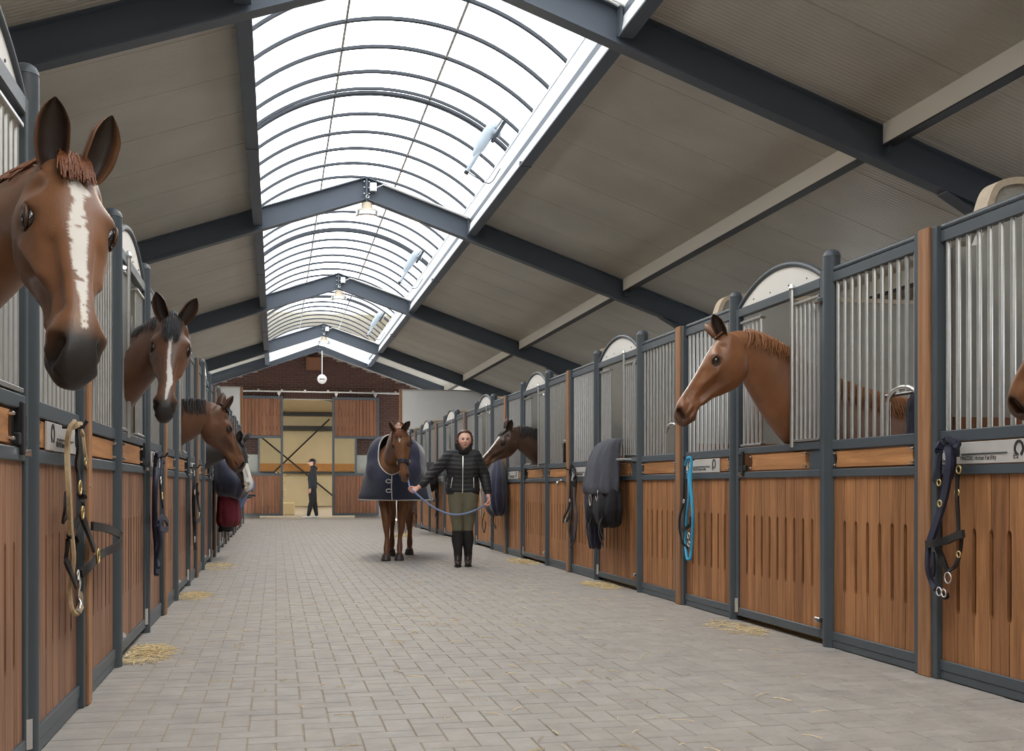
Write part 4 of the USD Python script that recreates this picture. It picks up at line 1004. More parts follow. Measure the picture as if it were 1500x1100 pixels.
def sheet(G, thick, skip=lambda i, j: False):
    """open surface grid -> closed thin shell"""
    n, m = G.shape[:2]; v = G.reshape(-1, 3); f = np.array([(i * m + j, i * m + j + 1, i * m + m + j + 1, i * m + m + j) for i in range(n - 1) for j in range(m - 1) if not skip(i, j)])
    f = np.vstack([f[:, [0, 1, 2]], f[:, [0, 2, 3]]])
    t = trimesh.Trimesh(v, f, process=False); nr = np.array(t.vertex_normals)
    if np.isnan(nr).any(): nr = np.nan_to_num(nr)
    w = v - nr * thick
    e = np.sort(np.vstack([f[:, [0, 1]], f[:, [1, 2]], f[:, [2, 0]]]), 1); d = np.vstack([f[:, [0, 1]], f[:, [1, 2]], f[:, [2, 0]]])
    u, inv, cnt = np.unique(e, axis=0, return_inverse=True, return_counts=True); b = d[cnt[inv.ravel()] == 1]; N = len(v)
    return np.vstack([v, w]), np.vstack([f, f[:, ::-1] + N, np.stack([b[:, 1], b[:, 0], b[:, 0] + N], 1), np.stack([b[:, 1], b[:, 0] + N, b[:, 1] + N], 1)])
rug = thing('horse_rug', 'navy fleece rug with pale piping on the led chestnut horse', 'horse rug')
open_from = 6
mesh_ = sheet(hw_(G), .010, lambda i, j: i >= open_from and False)
obj('cover', mesh_, 'rug_navy', rug, smooth=60)
nl = hw_(G[0]); obj('piping', tube(nl[:-1], .009, 6, closed=True), 'rug_piping', rug, smooth=True)
for sgn in (0, -1):
    hem = hw_(G[open_from:, sgn]); fr = hw_(G[:open_from + 1, sgn])
    obj('piping', tube(hem, .008, 6), 'rug_piping', rug, smooth=True)
obj('piping', tube(hw_(G[open_from, 31 + 15:]) if False else hw_(np.vstack([G[k, 0:1] for k in range(0, open_from + 1)])) + hh_ * .012, .008, 6), 'rug_piping', rug, smooth=True)
for z in (1.02, .90):
    a = np.linspace(0, 2 * PI, 16); obj('ring', tube(hw_(np.stack([np.full(16, .70 - (1.02 - z) * .2), -.035 + .034 * np.cos(a), z + .022 * np.sin(a)], 1)), .007, 6), 'rug_piping', rug, smooth=True)
# ================================================================== PEOPLE
plain('skin', srgb(226, 168, 146), .5, var=.05, vscale=30, subsurface_weight=.0)
mat('skin_painted', {'a': ('attribute', {'attribute': 'col'}), 'p': ('principled_bsdf', {'roughness': .48, 'specular_ior_level': .35})}, [('a.color', 'p.base_color')])
plain('hair_brown', srgb(82, 54, 40), .45, var=.35, vscale=90)
plain('jacket_black', srgb(30, 29, 31), .62, var=.1, vscale=20)
plain('jacket_navy', srgb(30, 33, 42), .6, var=.1, vscale=20)
plain('breeches_olive', srgb(104, 100, 80), .8, var=.08, vscale=25, bump=.2, bscale=300)
plain('trousers_dark', srgb(30, 30, 33), .75)
plain('chaps_black', srgb(26, 25, 26), .6, var=.1, vscale=30)
plain('boot_leather', srgb(40, 32, 30), .3, var=.15, vscale=20)
plain('shoe_white', srgb(220, 218, 214), .6)
plain('cap_black', srgb(22, 22, 24), .7)
plain('eye_white', srgb(235, 232, 228), .25)
plain('rope_blue', srgb(128, 146, 184), .8, bump=.5, bscale=500)
def hull(*balls, sub=2):
    """convex hull of spheres ((x, y, z), r)"""
    pts = []
    ico = np.array(trimesh.creation.icosphere(sub, 1.0).vertices)
    for c, r in balls: pts.append(np.asarray(c, float) + ico * r)
    return Manifold.hull_points(np.vstack(pts).astype(np.float64))
def skin_of(ms, edge=.02, n=8):
    u = ms[0]
    for m in ms[1:]: u = u + m
    u = u.refine_to_length(edge); q = u.to_mesh()
    t = trimesh.Trimesh(np.array(q.vert_properties[:, :3], float), np.array(q.tri_verts), process=True)
    trimesh.smoothing.filter_taubin(t, lamb=.5, nu=.52, iterations=n)
    return t
def chain(*balls):
    return [hull(a, b) for a, b in zip(balls[:-1], balls[1:])]
def hand(wrist, along, palm_n, thumb_side, curl=1.0, s=1.0):
    """palm and five bent fingers as hulls. along: from the wrist to the knuckles; palm_n: the way the palm looks; thumb_side: unit vector towards the thumb"""
    w = np.asarray(wrist, float); a = unit(along); n = unit(np.asarray(palm_n) - a * np.dot(palm_n, a)); t = unit(thumb_side - a * np.dot(thumb_side, a) - n * np.dot(thumb_side, n)); ms = []
    k = [w + a * (.085 * s) + t * (.030 - .019 * i) * s for i in range(4)]
    ms.append(hull((w, .022 * s), (w + a * .03 * s + t * .022 * s, .016 * s), (w + a * .03 * s - t * .02 * s, .015 * s), *[(q, .0115 * s) for q in k]))
    for q, L in zip(k, (.070, .078, .072, .056)):
        L *= s; p = q; ang = 0; balls = [(q, .0095 * s)]
        for seg, b, r in ((.42, .75, .009), (.32, .85, .008), (.26, .6, .007)):
            ang += b * curl; d = a * math.cos(ang) + n * math.sin(ang); p = p + d * L * seg; balls.append((p, r * s))
        ms += chain(*balls)
    p0 = w + a * .028 * s + t * .026 * s; p1 = p0 + (t * .6 + a * .6 + n * .35) * .034 * s; p2 = p1 + (a * .75 + n * .55 * curl - t * .1) * .032 * s; p3 = p2 + (a * .5 + n * .6 * curl - t * .4 * curl) * .022 * s
    ms += chain((p0, .013 * s), (p1, .0105 * s), (p2, .009 * s), (p3, .0075 * s))
    return ms
def face_head(c, size=(.077, .098, .116), fwd=(0, -1, 0)):
    """head mesh with nose, brow, eye sockets, lips, chin and ears, looking along -y before turning. returns vertices, faces, colours"""
    m = trimesh.creation.icosphere(5, 1.0); u = np.array(m.vertices); v = u * np.array(size)
    x, y, z = u.T; ax = np.abs(x); fr = np.clip(-y, 0, 1)
    low = np.clip(-z, 0, 1)
    v[:, 0] *= 1 - .26 * low ** 1.4; v[:, 1] *= 1 - .10 * low * (y > 0)
    v[:, 1] += np.where(y < 0, .016 * low ** 2, -.03 * low ** 2)
    g = lambda cx, cz, rx, rz: np.exp(-((ax - cx) / rx) ** 2 - ((z - cz) / rz) ** 2) * (y < 0)
    v[:, 1] -= .020 * g(0, -.16, .13, .13) + .012 * g(0, -.02, .10, .22) - .010 * g(.38, .04, .20, .12) + .005 * g(.36, .20, .3, .08) + .006 * g(0, -.47, .26, .07) + .008 * g(0, -.80, .22, .14) - .003 * g(0, -.36, .3, .05) + .006 * g(.55, -.24, .25, .2)
    v[:, 0] += np.sign(x) * .006 * g(.14, -.20, .08, .07)
    col = np.tile(srgb(240, 192, 170), (len(v), 1)).astype(float)
    def tint(w, c): return col * (1 - w[:, None]) + np.array(srgb(*c)) * w[:, None]
    col = tint(np.clip(.5 * g(.58, -.25, .28, .25), 0, 1), (222, 130, 118))
    col = tint(np.clip(1.5 * g(0, -.47, .24, .055), 0, 1), (176, 84, 80))
    col = tint(np.clip(1.4 * g(.36, .22, .20, .035), 0, 1), (80, 52, 40))
    col = tint(np.clip(1.2 * g(.36, .07, .17, .06), 0, 1), (92, 60, 52))
    col = tint(np.clip(1.5 * g(.36, .045, .15, .022), 0, 1), (40, 28, 26))
    col = tint(np.clip(1.2 * g(.10, -.27, .05, .03), 0, 1), (150, 90, 80))
    a = math.atan2(fwd[0], -fwd[1]); R = np.array([[math.cos(a), -math.sin(a), 0], [math.sin(a), math.cos(a), 0], [0, 0, 1]])
    return v @ R.T + c, np.array(m.faces), col, R
class Frame:
    """local frame of a figure: x to the right as seen from the viewpoint, y away from it, z up"""
    def __init__(s, o):
        s.o = np.asarray(o, float); f = unit(s.o * [1, 1, 0]); s.M = np.stack([unit(np.cross(f, CU)), f, CU], 0)
    def __call__(s, p): return np.asarray(p, float) @ s.M + s.o
    def mesh(s, t): return s(np.array(t.vertices)), np.array(t.faces)
W = Frame(ground_point(679.5, 829.5, 13.21) * [1, 1, 0])
wo = thing('person', 'woman in a black quilted jacket and olive breeches leading the blanketed horse', 'person')
hc = np.array([.010, -.035, 1.502])
hv_, hf_, hcol_, hR = face_head(hc, fwd=unit((.10, -1, 0)))
RH, LH = np.array([-.555, -.10, .935]), np.array([.290, -.10, .815])
# one continuous body
arm_r = [((-.165, .0, 1.315), .062), ((-.36, .0, 1.125), .045), ((-.505, -.085, .965), .030), ((-.535, -.095, .945), .026)]
arm_l = [((.145, .0, 1.310), .062), ((.250, .02, 1.080), .045), ((.285, -.07, .875), .030), ((.288, -.085, .845), .026)]
def leg(x0, x1, x2, yk, yf): return [((x0, .0, .86), .100), ((x0 + .3 * (x1 - x0), -.01, .70), .088), ((x1, yk - .01, .46), .056), ((x1, yk + .02, .34), .060), ((x2, yf + .02, .10), .036)]
leg_r, leg_l = leg(-.085, -.075, -.070, -.04, -.05), leg(.070, .045, .050, .0, .02)
bd = [hull(((-.09, .0, 1.18), .095), ((.07, .0, 1.18), .095), ((-.08, 0, 1.0), .09), ((.06, 0, 1.0), .09)), hull(((-.08, 0, 1.0), .09), ((.06, 0, 1.0), .09), ((-.085, .0, .87), .10), ((.07, .0, .87), .10)),
      hull(((-.15, 0, 1.315), .055), ((.13, 0, 1.31), .055), ((-.09, 0, 1.18), .09), ((.07, 0, 1.18), .09)), hull(((-.005, .01, 1.33), .055), ((.005, -.005, 1.43), .052))]
bd += chain(*arm_r) + chain(*arm_l) + chain(*leg_r) + chain(*leg_l)
bd += hand(RH + [.012, .0, .004], (-.75, -.35, -.45), (.2, -.6, .75), (-.25, -.65, .65), .9) + hand(LH + [0, 0, .02], (.10, -.15, -1), (-.9, -.3, 0), (-.2, -1, -.1), 1.05)
hd_m = to_manifold(hv_, hf_)
body = skin_of(bd + [hd_m], .012, 4)
_, ix = cKDTree(hv_).query(body.vertices); near = np.linalg.norm(hv_[ix] - body.vertices, axis=1) < .012
bc = np.where(near[:, None], hcol_[ix], np.array(srgb(226, 170, 148)))
obj('body', W.mesh(body), 'skin_painted', wo, smooth=True, color=bc)
for s in (-1, 1):
    e = hc + hR @ np.array([s * .029, -.0790, .004])
    obj('eye', (W(np.array(trimesh.creation.icosphere(2, 1).vertices) * [.0080, .0055, .0036] + e), trimesh.creation.icosphere(2, 1).faces), 'eye_white', wo, smooth=True)
    obj('iris', (W(np.array(trimesh.creation.icosphere(2, 1).vertices) * [.0058, .004, .0042] + e + [0, -.0034, 0]), trimesh.creation.icosphere(2, 1).faces), 'horse_eye', wo, smooth=True)
    er = hc + hR @ np.array([s * .076, .012, -.008])
    obj('ear', (W(np.array(trimesh.creation.icosphere(2, 1).vertices) * [.009, .018, .030] + er), trimesh.creation.icosphere(2, 1).faces), 'skin', wo, smooth=True)
hm = trimesh.creation.icosphere(4, 1.0); u = np.array(hm.vertices); hv2 = u * [.101, .112, .126]
cut = (u[:, 1] < -.25) & (u[:, 2] < .58) | (u[:, 2] < -.45) | ((u[:, 1] < -.45) & (u[:, 2] < .72))
hv2 = np.where(cut[:, None], u * [.066, .080, .100], hv2 + .004 * np.sin(u[:, :1] * 60 + u[:, 2:] * 20))
obj('hair', (W(hv2 @ hR.T + hc + [0, .004, .008]), np.array(hm.faces)), 'hair_brown', wo, smooth=True)
obj('hair_bun', (W(np.array(hm.vertices) * [.042, .040, .040] * (1 + .08 * np.sin(u * 14)) + hc + [0, .115, .02]), np.array(hm.faces)), 'hair_brown', wo, smooth=True)
# clothes
jk = [hull(((-.125, .0, 1.325), .075), ((.105, .0, 1.32), .075), ((-.10, -.01, 1.17), .115), ((.08, -.01, 1.17), .115)), hull(((-.10, -.01, 1.17), .115), ((.08, -.01, 1.17), .115), ((-.085, .0, 1.02), .108), ((.062, .0, 1.02), .108)),
      hull(((-.085, .0, 1.02), .108), ((.062, .0, 1.02), .108), ((-.105, .0, .915), .112), ((.080, .0, .915), .112))]
jk += chain(((-.150, .0, 1.32), .080), ((-.355, .0, 1.13), .064), ((-.475, -.07, .995), .050)) + chain(((.130, .0, 1.315), .080), ((.245, .02, 1.09), .064), ((.278, -.055, .915), .050))
j = skin_of(jk, .014, 6); v = np.array(j.vertices); nrm = np.array(j.vertex_normals)
lowcut = (np.abs(v[:, 0] + .012) < .24) & (v[:, 2] < .86); v[lowcut, 2] = .86
fold = np.abs(np.sin(v[:, 2] * PI / .052 + .35 * np.cos(v[:, 0] * 14))) ** .6
v += nrm * (.010 * (fold - .6))[:, None] + nrm * (.004 * (noise01(v, 6, 26) - .5))[:, None]
obj('jacket', (W(v), np.array(j.faces)), 'jacket_black', wo, smooth=True)
cl = []
for k, (z, rx, ry) in enumerate(((1.335, .105, .090), (1.38, .098, .088), (1.43, .100, .092), (1.462, .112, .102), (1.466, .100, .090), (1.43, .086, .078), (1.38, .080, .072), (1.34, .08, .072))):
    a = np.linspace(0, 2 * PI, 40, endpoint=False); front_ = np.clip(-np.cos(a) , 0, 1) ** 6
    cl.append(np.stack([rx * np.sin(a) + .0, ry * np.cos(a) * 1.0 + .005, z - .075 * front_ * (z > 1.4) + .006 * np.sin(a * 9)], 1))
v, f = closed_loft(np.array(cl + [cl[0]])); obj('collar', (W(v), f), 'jacket_black', wo, smooth=True)
obj('zip', strap(W(bezier((-.010, -.112, 1.315), (-.012, -.140, 1.17), (-.014, -.128, 1.02), (-.016, -.130, .875))), .011, .010, (W.M[0])), 'galvanised', wo)
for x0, x1 in ((-.135, -.155), (.115, .118)):
    obj('pocket_zip', strap(W(bezier((x0, -.112, 1.06), ((x0 + x1) / 2, -.116, 1.0), (x1, -.112, .94))), .009, .010, W.M[0]), 'galvanised', wo)
for (p, q) in ((((-.47, -.067, 1.0)), (-.500, -.082, .970)), ((.277, -.052, .92), (.285, -.068, .880))):
    obj('cuff', W.mesh(skin_of(chain((p, .050), (q, .040)), .012, 3)), 'jacket_black', wo, smooth=True)
br = chain(*[(p, r + .010) for p, r in leg_r[:4]]) + chain(*[(p, r + .010) for p, r in leg_l[:4]]) + [hull(((-.09, .0, .90), .105), ((.075, .0, .90), .105), ((-.085, .005, .80), .108), ((.07, .005, .80), .108))]
obj('breeches', W.mesh(skin_of(br, .016, 5)), 'breeches_olive', wo, smooth=True)
for lg, nm in ((leg_r, 'r'), (leg_l, 'l')):
    kx, ax_ = np.array(lg[2][0]), np.array(lg[4][0])
    up_ = skin_of(chain((kx + [0, .005, -.035], .066), (np.array(lg[3][0]) + [0, .004, -.02], .073), (kx * .35 + ax_ * .65 + [0, .005, 0], .056), (ax_ + [0, 0, .055], .048)), .014, 4)
    obj('half_chap', W.mesh(up_), 'chaps_black', wo, smooth=True)
    ft = ax_ * [1, 1, 0]
    bt = skin_of([hull((ax_ + [0, .005, .07], .052), (ft + [0, .035, .045], .044)), hull((ft + [0, .035, .045], .044), (ft + [0, -.07, .052], .042), (ft + [0, -.05, .09], .036), (ax_ + [0, 0, .02], .046)), hull((ft + [0, -.07, .050], .042), (ft + [0, -.165, .036], .034))], .012, 4)
    v = np.array(bt.vertices); v[:, 2] = np.maximum(v[:, 2], .016)
    obj('boot', (W(v), np.array(bt.faces)), 'boot_leather', wo, smooth=True)
    so = np.array([(ft[0] + .043 * math.sin(a) * (1 if math.cos(a) < .5 else .9), ft[1] - .055 + .135 * -math.cos(a)) for a in np.linspace(0, 2 * PI, 24, endpoint=False)])
    v, f = prism(so, .0, .018, 'z'); obj('sole', (W(v), f), 'dark_rubber', wo)
# ---- lead rope: from the halter through both hands
hal = thing('halter', 'navy halter with padded noseband on the led chestnut horse', 'halter')
def head_loop(hd, x, off, tilt=0.0, z0=0.0):
    r = HR[np.argmin(np.abs(HR[:, 0, 0] - x))].copy(); c = r.mean(0); d = r - c; d /= np.linalg.norm(d, axis=1, keepdims=True)
    r = r + d * off; r[:, 0] += (r[:, 2] - z0) * tilt
    return hd.w(r)
plain('strap_navy', srgb(34, 38, 58), .6); plain('strap_black', srgb(22, 21, 22), .5, var=.1, vscale=40); plain('strap_beige', srgb(176, 152, 116), .85, var=.18, vscale=60, bump=.5, bscale=200)
plain('buckle_brass', srgb(214, 190, 130), .3, metal=.9)
nb = head_loop(hd5, .385, .010, -.12, -.1); nb = np.vstack([nb, nb[:2]])
obj('noseband', strap(nb, .042, .012, hd5.x), 'strap_navy', hal, smooth=60)
for s in (1, -1):
    pc = [hd5.w((.37, s * .072, -.115)), hd5.w((.27, s * .086, -.115)), hd5.w((.14, s * .118, -.105)), hd5.w((.03, s * .104, -.075)), hd5.w((-.02, s * .062, -.005))]
    obj('cheek_strap', strap(bezier(*pc, n=8), .022, .006, hd5.z), 'strap_navy', hal, smooth=60)
    a = np.linspace(0, 2 * PI, 16); obj('ring', tube([hd5.w((.375 + .022 * math.cos(t), s * .078, -.118 + .022 * math.sin(t))) for t in a], .004, 6), 'buckle_brass', hal, smooth=True)
obj('throat_strap', strap(bezier(hd5.w((.14, .118, -.12)), hd5.w((.12, .09, -.26)), hd5.w((.12, 0, -.31)), hd5.w((.12, -.09, -.26)), hd5.w((.14, -.118, -.12)), n=8), .02, .006, hd5.x), 'strap_navy', hal, smooth=60)
ropeo = thing('lead_rope', 'pale blue lead rope running from the halter through the hands of the woman', 'rope')
p_ring = hd5.w((.40, .0, -.225)); h1 = W(RH + [-.045, -.05, -.028]); h2 = W(LH + [-.015, -.028, -.055])
pts = bezier(p_ring, p_ring * .6 + h1 * .4 + [0, 0, -.09], h1, h1 * .72 + h2 * .28 + [0, 0, -.16], h1 * .45 + h2 * .55 + [0, 0, -.205], h1 * .2 + h2 * .8 + [0, 0, -.13], h2, h2 + W.M[0] * .02 + [0, 0, .07], n=10)
obj('rope', tube(pts, .0115, 8), 'rope_blue', ropeo, smooth=True)
obj('snap_hook', tube(np.linspace(p_ring, p_ring * .85 + h1 * .15 + [0, 0, -.03], 5), [.006, .013, .008, .011, .009], 8), 'chrome', ropeo, smooth=True)
# ---- man in the gateway, in profile
Q = Frame(ground_point(457.5, 758.7, 33.3) * [1, 1, 0])
mn = thing('person', 'man in black cap, dark jacket and dark trousers standing sideways in the gateway', 'person')
hc = np.array([.0, .0, 1.665]); hv_, hf_, hcol_, hR = face_head(hc, (.078, .100, .118), fwd=(-1, -.12, 0))
def mleg(x0, x1, y): return [((0, y, .93), .105), ((x0 * .5, y, .70), .088), ((x0, y, .50), .062), ((x0 * .6 + x1 * .4, y, .36), .062), ((x1, y, .10), .040)]
l1, l2 = mleg(-.02, -.115, -.09), mleg(.06, .125, .09)
a1 = [((.02, -.20, 1.43), .058), ((.07, -.235, 1.16), .045), ((-.04, -.22, .93), .032), ((-.055, -.22, .90), .027)]
a2 = [((.02, .20, 1.43), .058), ((.06, .235, 1.16), .045), ((-.05, .21, .94), .032), ((-.06, .205, .91), .027)]
bd = [hull(((.02, -.16, 1.42), .07), ((.02, .16, 1.42), .07), ((.0, -.11, 1.2), .11), ((.0, .11, 1.2), .11)), hull(((.0, -.11, 1.2), .11), ((.0, .11, 1.2), .11), ((.01, -.08, .95), .11), ((.01, .08, .95), .11)), hull(((.02, 0, 1.45), .06), ((.01, 0, 1.58), .056))]
bd += chain(*a1) + chain(*a2) + chain(*l1) + chain(*l2) + hand((-.06, -.22, .885), (-.25, .0, -1), (-.1, 1, 0), (-1, .2, 0), .5) + hand((-.065, .205, .895), (-.25, .0, -1), (-.1, -1, 0), (-1, -.2, 0), .5)
b = skin_of(bd + [to_manifold(hv_, hf_)], .016, 4)
_, ix = cKDTree(hv_).query(b.vertices); near = np.linalg.norm(hv_[ix] - b.vertices, axis=1) < .012
obj('body', Q.mesh(b), 'skin_painted', mn, smooth=True, color=np.where(near[:, None], hcol_[ix], np.array(srgb(214, 166, 146))))
jk = [hull(((.02, -.155, 1.42), .09), ((.02, .155, 1.42), .09), ((.0, -.11, 1.2), .135), ((.0, .11, 1.2), .135)), hull(((.0, -.11, 1.2), .135), ((.0, .11, 1.2), .135), ((.015, -.09, .95), .125), ((.015, .09, .95), .125)), hull(((.02, 0, 1.47), .075), ((.015, 0, 1.55), .072))]
jk += chain((a1[0][0], .078), (a1[1][0], .064), (a1[2][0], .046)) + chain((a2[0][0], .078), (a2[1][0], .064), (a2[2][0], .046))
j = skin_of(jk, .018, 5); v = np.array(j.vertices); v[v[:, 2] < .885, 2] = .885; v += np.array(j.vertex_normals) * (.014 * (noise01(v, 8, 12) - .5))[:, None]
obj('jacket', (Q(v), np.array(j.faces)), 'jacket_navy', mn, smooth=True)
obj('hood', (Q(np.array(trimesh.creation.icosphere(3, 1).vertices) * [.07, .10, .07] + [.085, 0, 1.50]), trimesh.creation.icosphere(3, 1).faces), 'jacket_navy', mn, smooth=True)
obj('trousers', Q.mesh(skin_of(chain(*[(p, r + .012) for p, r in l1]) + chain(*[(p, r + .012) for p, r in l2]) + [hull(((0, -.09, .95), .112), ((0, .09, .95), .112), ((0, -.09, .86), .112), ((0, .09, .86), .112))], .02, 4)), 'trousers_dark', mn, smooth=True)
for lg in (l1, l2):
    c = np.array(lg[-1][0]) * [1, 1, 0]
    v = np.array((b2 := skin_of([hull((c + [.03, 0, .05], .045), (c + [-.05, 0, .055], .042)), hull((c + [-.05, 0, .05], .042), (c + [-.16, 0, .035], .034))], .012, 3)).vertices); v[:, 2] = np.maximum(v[:, 2], .004)
    obj('shoe', (Q(v), np.array(b2.faces)), 'shoe_white', mn, smooth=True)
m = trimesh.creation.icosphere(4, 1); u = np.array(m.vertices); v = u * [.108, .090, .105]; v[:, 2] = np.where(u[:, 2] < .05, .012, v[:, 2])
obj('cap', (Q(v + hc + [.004, 0, .03]), np.array(m.faces)), 'cap_black', mn, smooth=40)
v, f = prism([(-.09 - .085 * math.cos(a), .075 * math.sin(a)) for a in np.linspace(-PI / 2, PI / 2, 14)], 0, .008, 'z'); v[:, 2] += .035 - .15 * (-.09 - v[:, 0])
obj('cap_peak', (Q(v + hc), f), 'cap_black', mn)
hm = trimesh.creation.icosphere(3, 1); obj('hair', (Q(np.array(hm.vertices) * [.062, .082, .075] + hc + [.042, 0, -.01]), np.array(hm.faces)), 'hair_brown', mn, smooth=True)
# ================================================================== TACK, RUGS AND SMALL THINGS ALONG THE STALL FRONTS
def on_wall(px, py, D, d=.05):
    """point d metres in front of the stall row (D = 1 right, -1 left) that the photograph shows at that spot"""
    X = XR - d if D > 0 else XL + d
    r = CF + (px - 750) / FPX * CR - (py - 713) / FPX * CU
    return np.array([0, 0, CAM_H]) + r * (X / r[0])
plain('rope_cyan', srgb(70, 170, 214), .8, bump=.5, bscale=400)
plain('rug_grey', srgb(78, 80, 90), .8, var=.1, vscale=14, bump=.3, bscale=200)
plain('rug_black', srgb(24, 24, 30), .8, var=.15, vscale=14, bump=.3, bscale=200)
plain('rug_burgundy', srgb(104, 24, 40), .8, var=.15, vscale=14, bump=.3, bscale=200)
plain('rug_denim', srgb(104, 124, 164), .8, var=.12, vscale=14, bump=.3, bscale=200)
def tack(name, label, D, off, sc, items, rings=(), d0=.06, cat='halter', group='halters hanging on the stall fronts'):
    """items: (material, width m, thickness m, depth, pixel points in the crop) ; off, sc: where the crop lies"""
    t = thing(name, label, cat, group)
    for nm, mt, w, th, dd, pts in items:
        P = np.array([on_wall(off[0] + a / sc, off[1] + b / sc, D, d0 + dd + .012 * math.sin(i * 2.1)) for i, (a, b) in enumerate(pts)])
        P = bezier(*P, n=7) if len(P) > 2 else P
        obj(nm, strap(P, w, th, (0, 1, .0) if abs(P[-1][2] - P[0][2]) > abs(P[-1][1] - P[0][1]) else (0, 0, 1)) if th < w * .7 else tube(P, w / 2, 8), mt, t, smooth=50)
    a, b = min(items[0][5], key=lambda p: p[1]); q = on_wall(off[0] + a / sc, off[1] + b / sc, D, d0 + items[0][4]); q[0] = XR if D > 0 else XL
    obj('hook', tube([q + [-D * .045, 0, -.012], q + [-D * .12, 0, -.012], q + [-D * .135, 0, .012]], .008, 6), 'dark_rubber', t)
    for mt, r, dd, (a, b) in rings:
        c = on_wall(off[0] + a / sc, off[1] + b / sc, D, d0 + dd); an = np.linspace(0, 2 * PI, 16)
        obj('ring', tube([c + [.3 * r * math.cos(q) * 0, r * math.cos(q), r * math.sin(q)] for q in an], .0045, 6), mt, t, smooth=True)
    return t
S = 'strap'
tack('halter', 'large black halter with beige lead strap hanging on the nearest left wood post', -1, (80, 600), 3.55, [
    ('lead_strap', 'strap_beige', .034, .014, .03, [(84, 640), (74, 420), (66, 220), (76, 110), (105, 74), (128, 84), (142, 130)]), ('lead_strap', 'strap_beige', .026, .012, .0, [(88, 620), (100, 780), (80, 930), (92, 1040), (118, 1056), (138, 1010), (132, 960)]),
    ('lead_strap', 'strap_beige', .022, .010, -.01, [(148, 120), (160, 240), (172, 320), (182, 405)]),
    (S, 'strap_black', .040, .010, .02, [(118, 95), (124, 200), (120, 300), (132, 400)]), (S, 'strap_black', .034, .010, .015, [(136, 430), (150, 480), (142, 540)]), (S, 'strap_black', .032, .012, .02, [(140, 545), (175, 640), (205, 725)]),
    (S, 'strap_black', .026, .010, .0, [(132, 555), (80, 640), (58, 780)]), (S, 'strap_black', .026, .010, .0, [(58, 780), (90, 860), (112, 915)]), (S, 'strap_black', .036, .012, .03, [(195, 605), (270, 618), (330, 645), (346, 672), (334, 704), (262, 742), (235, 757)]),
    (S, 'strap_black', .034, .012, .02, [(222, 770), (185, 812), (138, 855)]), (S, 'strap_black', .026, .010, -.02, [(140, 600), (115, 670), (100, 740)]), (S, 'strap_black', .026, .010, -.01, [(62, 440), (56, 520), (50, 580)]),
    ('chain', 'chrome', .014, .014, .01, [(120, 850), (130, 900), (122, 960), (134, 1010), (126, 1040)])],
    [('buckle_brass', .026, .03, (133, 405)), ('buckle_brass', .024, .03, (146, 535)), ('buckle_brass', .030, .035, (228, 762)), ('chrome', .018, .02, (122, 860)), ('buckle_brass', .016, .0, (160, 268))])
tack('halter', 'navy padded halter with a browband hanging on the nearest right wood post', 1, (1340, 630), 4.23, [
    (S, 'strap_navy', .040, .016, .03, [(150, 300), (150, 130), (180, 75), (225, 65), (262, 90), (268, 150)]), (S, 'strap_navy', .044, .016, .04, [(205, 95), (216, 190), (186, 400), (140, 560), (95, 690)]), (S, 'strap_navy', .036, .014, .0, [(150, 110), (146, 240), (128, 325)]),
    (S, 'strap_navy', .030, .012, .0, [(232, 90), (240, 200), (215, 300)]), (S, 'strap_black', .022, .008, .02, [(268, 235), (262, 400), (268, 540), (270, 625)]), ('browband', 'strap_black', .036, .014, .05, [(72, 706), (130, 700), (200, 682), (260, 655), (302, 642)]),
    (S, 'strap_navy', .026, .016, .04, [(84, 720), (80, 840), (100, 930), (130, 985)]), (S, 'strap_black', .030, .010, .02, [(135, 720), (175, 800), (205, 880)]), (S, 'strap_black', .030, .010, .0, [(150, 560), (155, 640), (150, 720)]),
    (S, 'strap_black', .018, .008, .02, [(292, 665), (280, 760), (252, 840), (210, 872)]), (S, 'strap_black', .024, .012, .02, [(160, 1005), (190, 1035), (205, 1020)]), (S, 'strap_navy', .022, .010, .0, [(110, 760), (118, 840), (108, 900)])],
    [('buckle_brass', .018, .03, (272, 245)), ('buckle_brass', .016, .03, (262, 385)), ('buckle_brass', .015, .04, (150, 325)), ('buckle_brass', .015, .05, (155, 455)), ('chrome', .026, .03, (205, 915)), ('chrome', .020, .04, (150, 1000)), ('chrome', .018, .04, (180, 1010)), ('buckle_brass', .014, .04, (272, 770))])
tack('halter', 'dark halter with a bright cyan lead rope on the second right wood post', 1, (930, 640), 3.667, [
    ('lead_rope', 'rope_cyan', .026, .026, .04, [(272, 150), (284, 114), (302, 126), (300, 240), (312, 420), (306, 560), (299, 650)]), ('lead_rope', 'rope_cyan', .024, .024, .02, [(299, 655), (280, 650), (272, 560), (280, 420), (292, 300), (288, 180)]),
    (S, 'strap_black', .024, .010, .03, [(264, 150), (262, 260), (258, 360), (240, 430), (238, 500)]), (S, 'strap_black', .026, .010, .03, [(238, 500), (270, 492), (296, 470), (298, 430)]), (S, 'strap_black', .022, .010, .02, [(240, 505), (252, 560), (282, 600)])],
    [('chrome', .022, .05, (288, 530)), ('chrome', .020, .05, (290, 575)), ('chrome', .014, .04, (262, 345))])
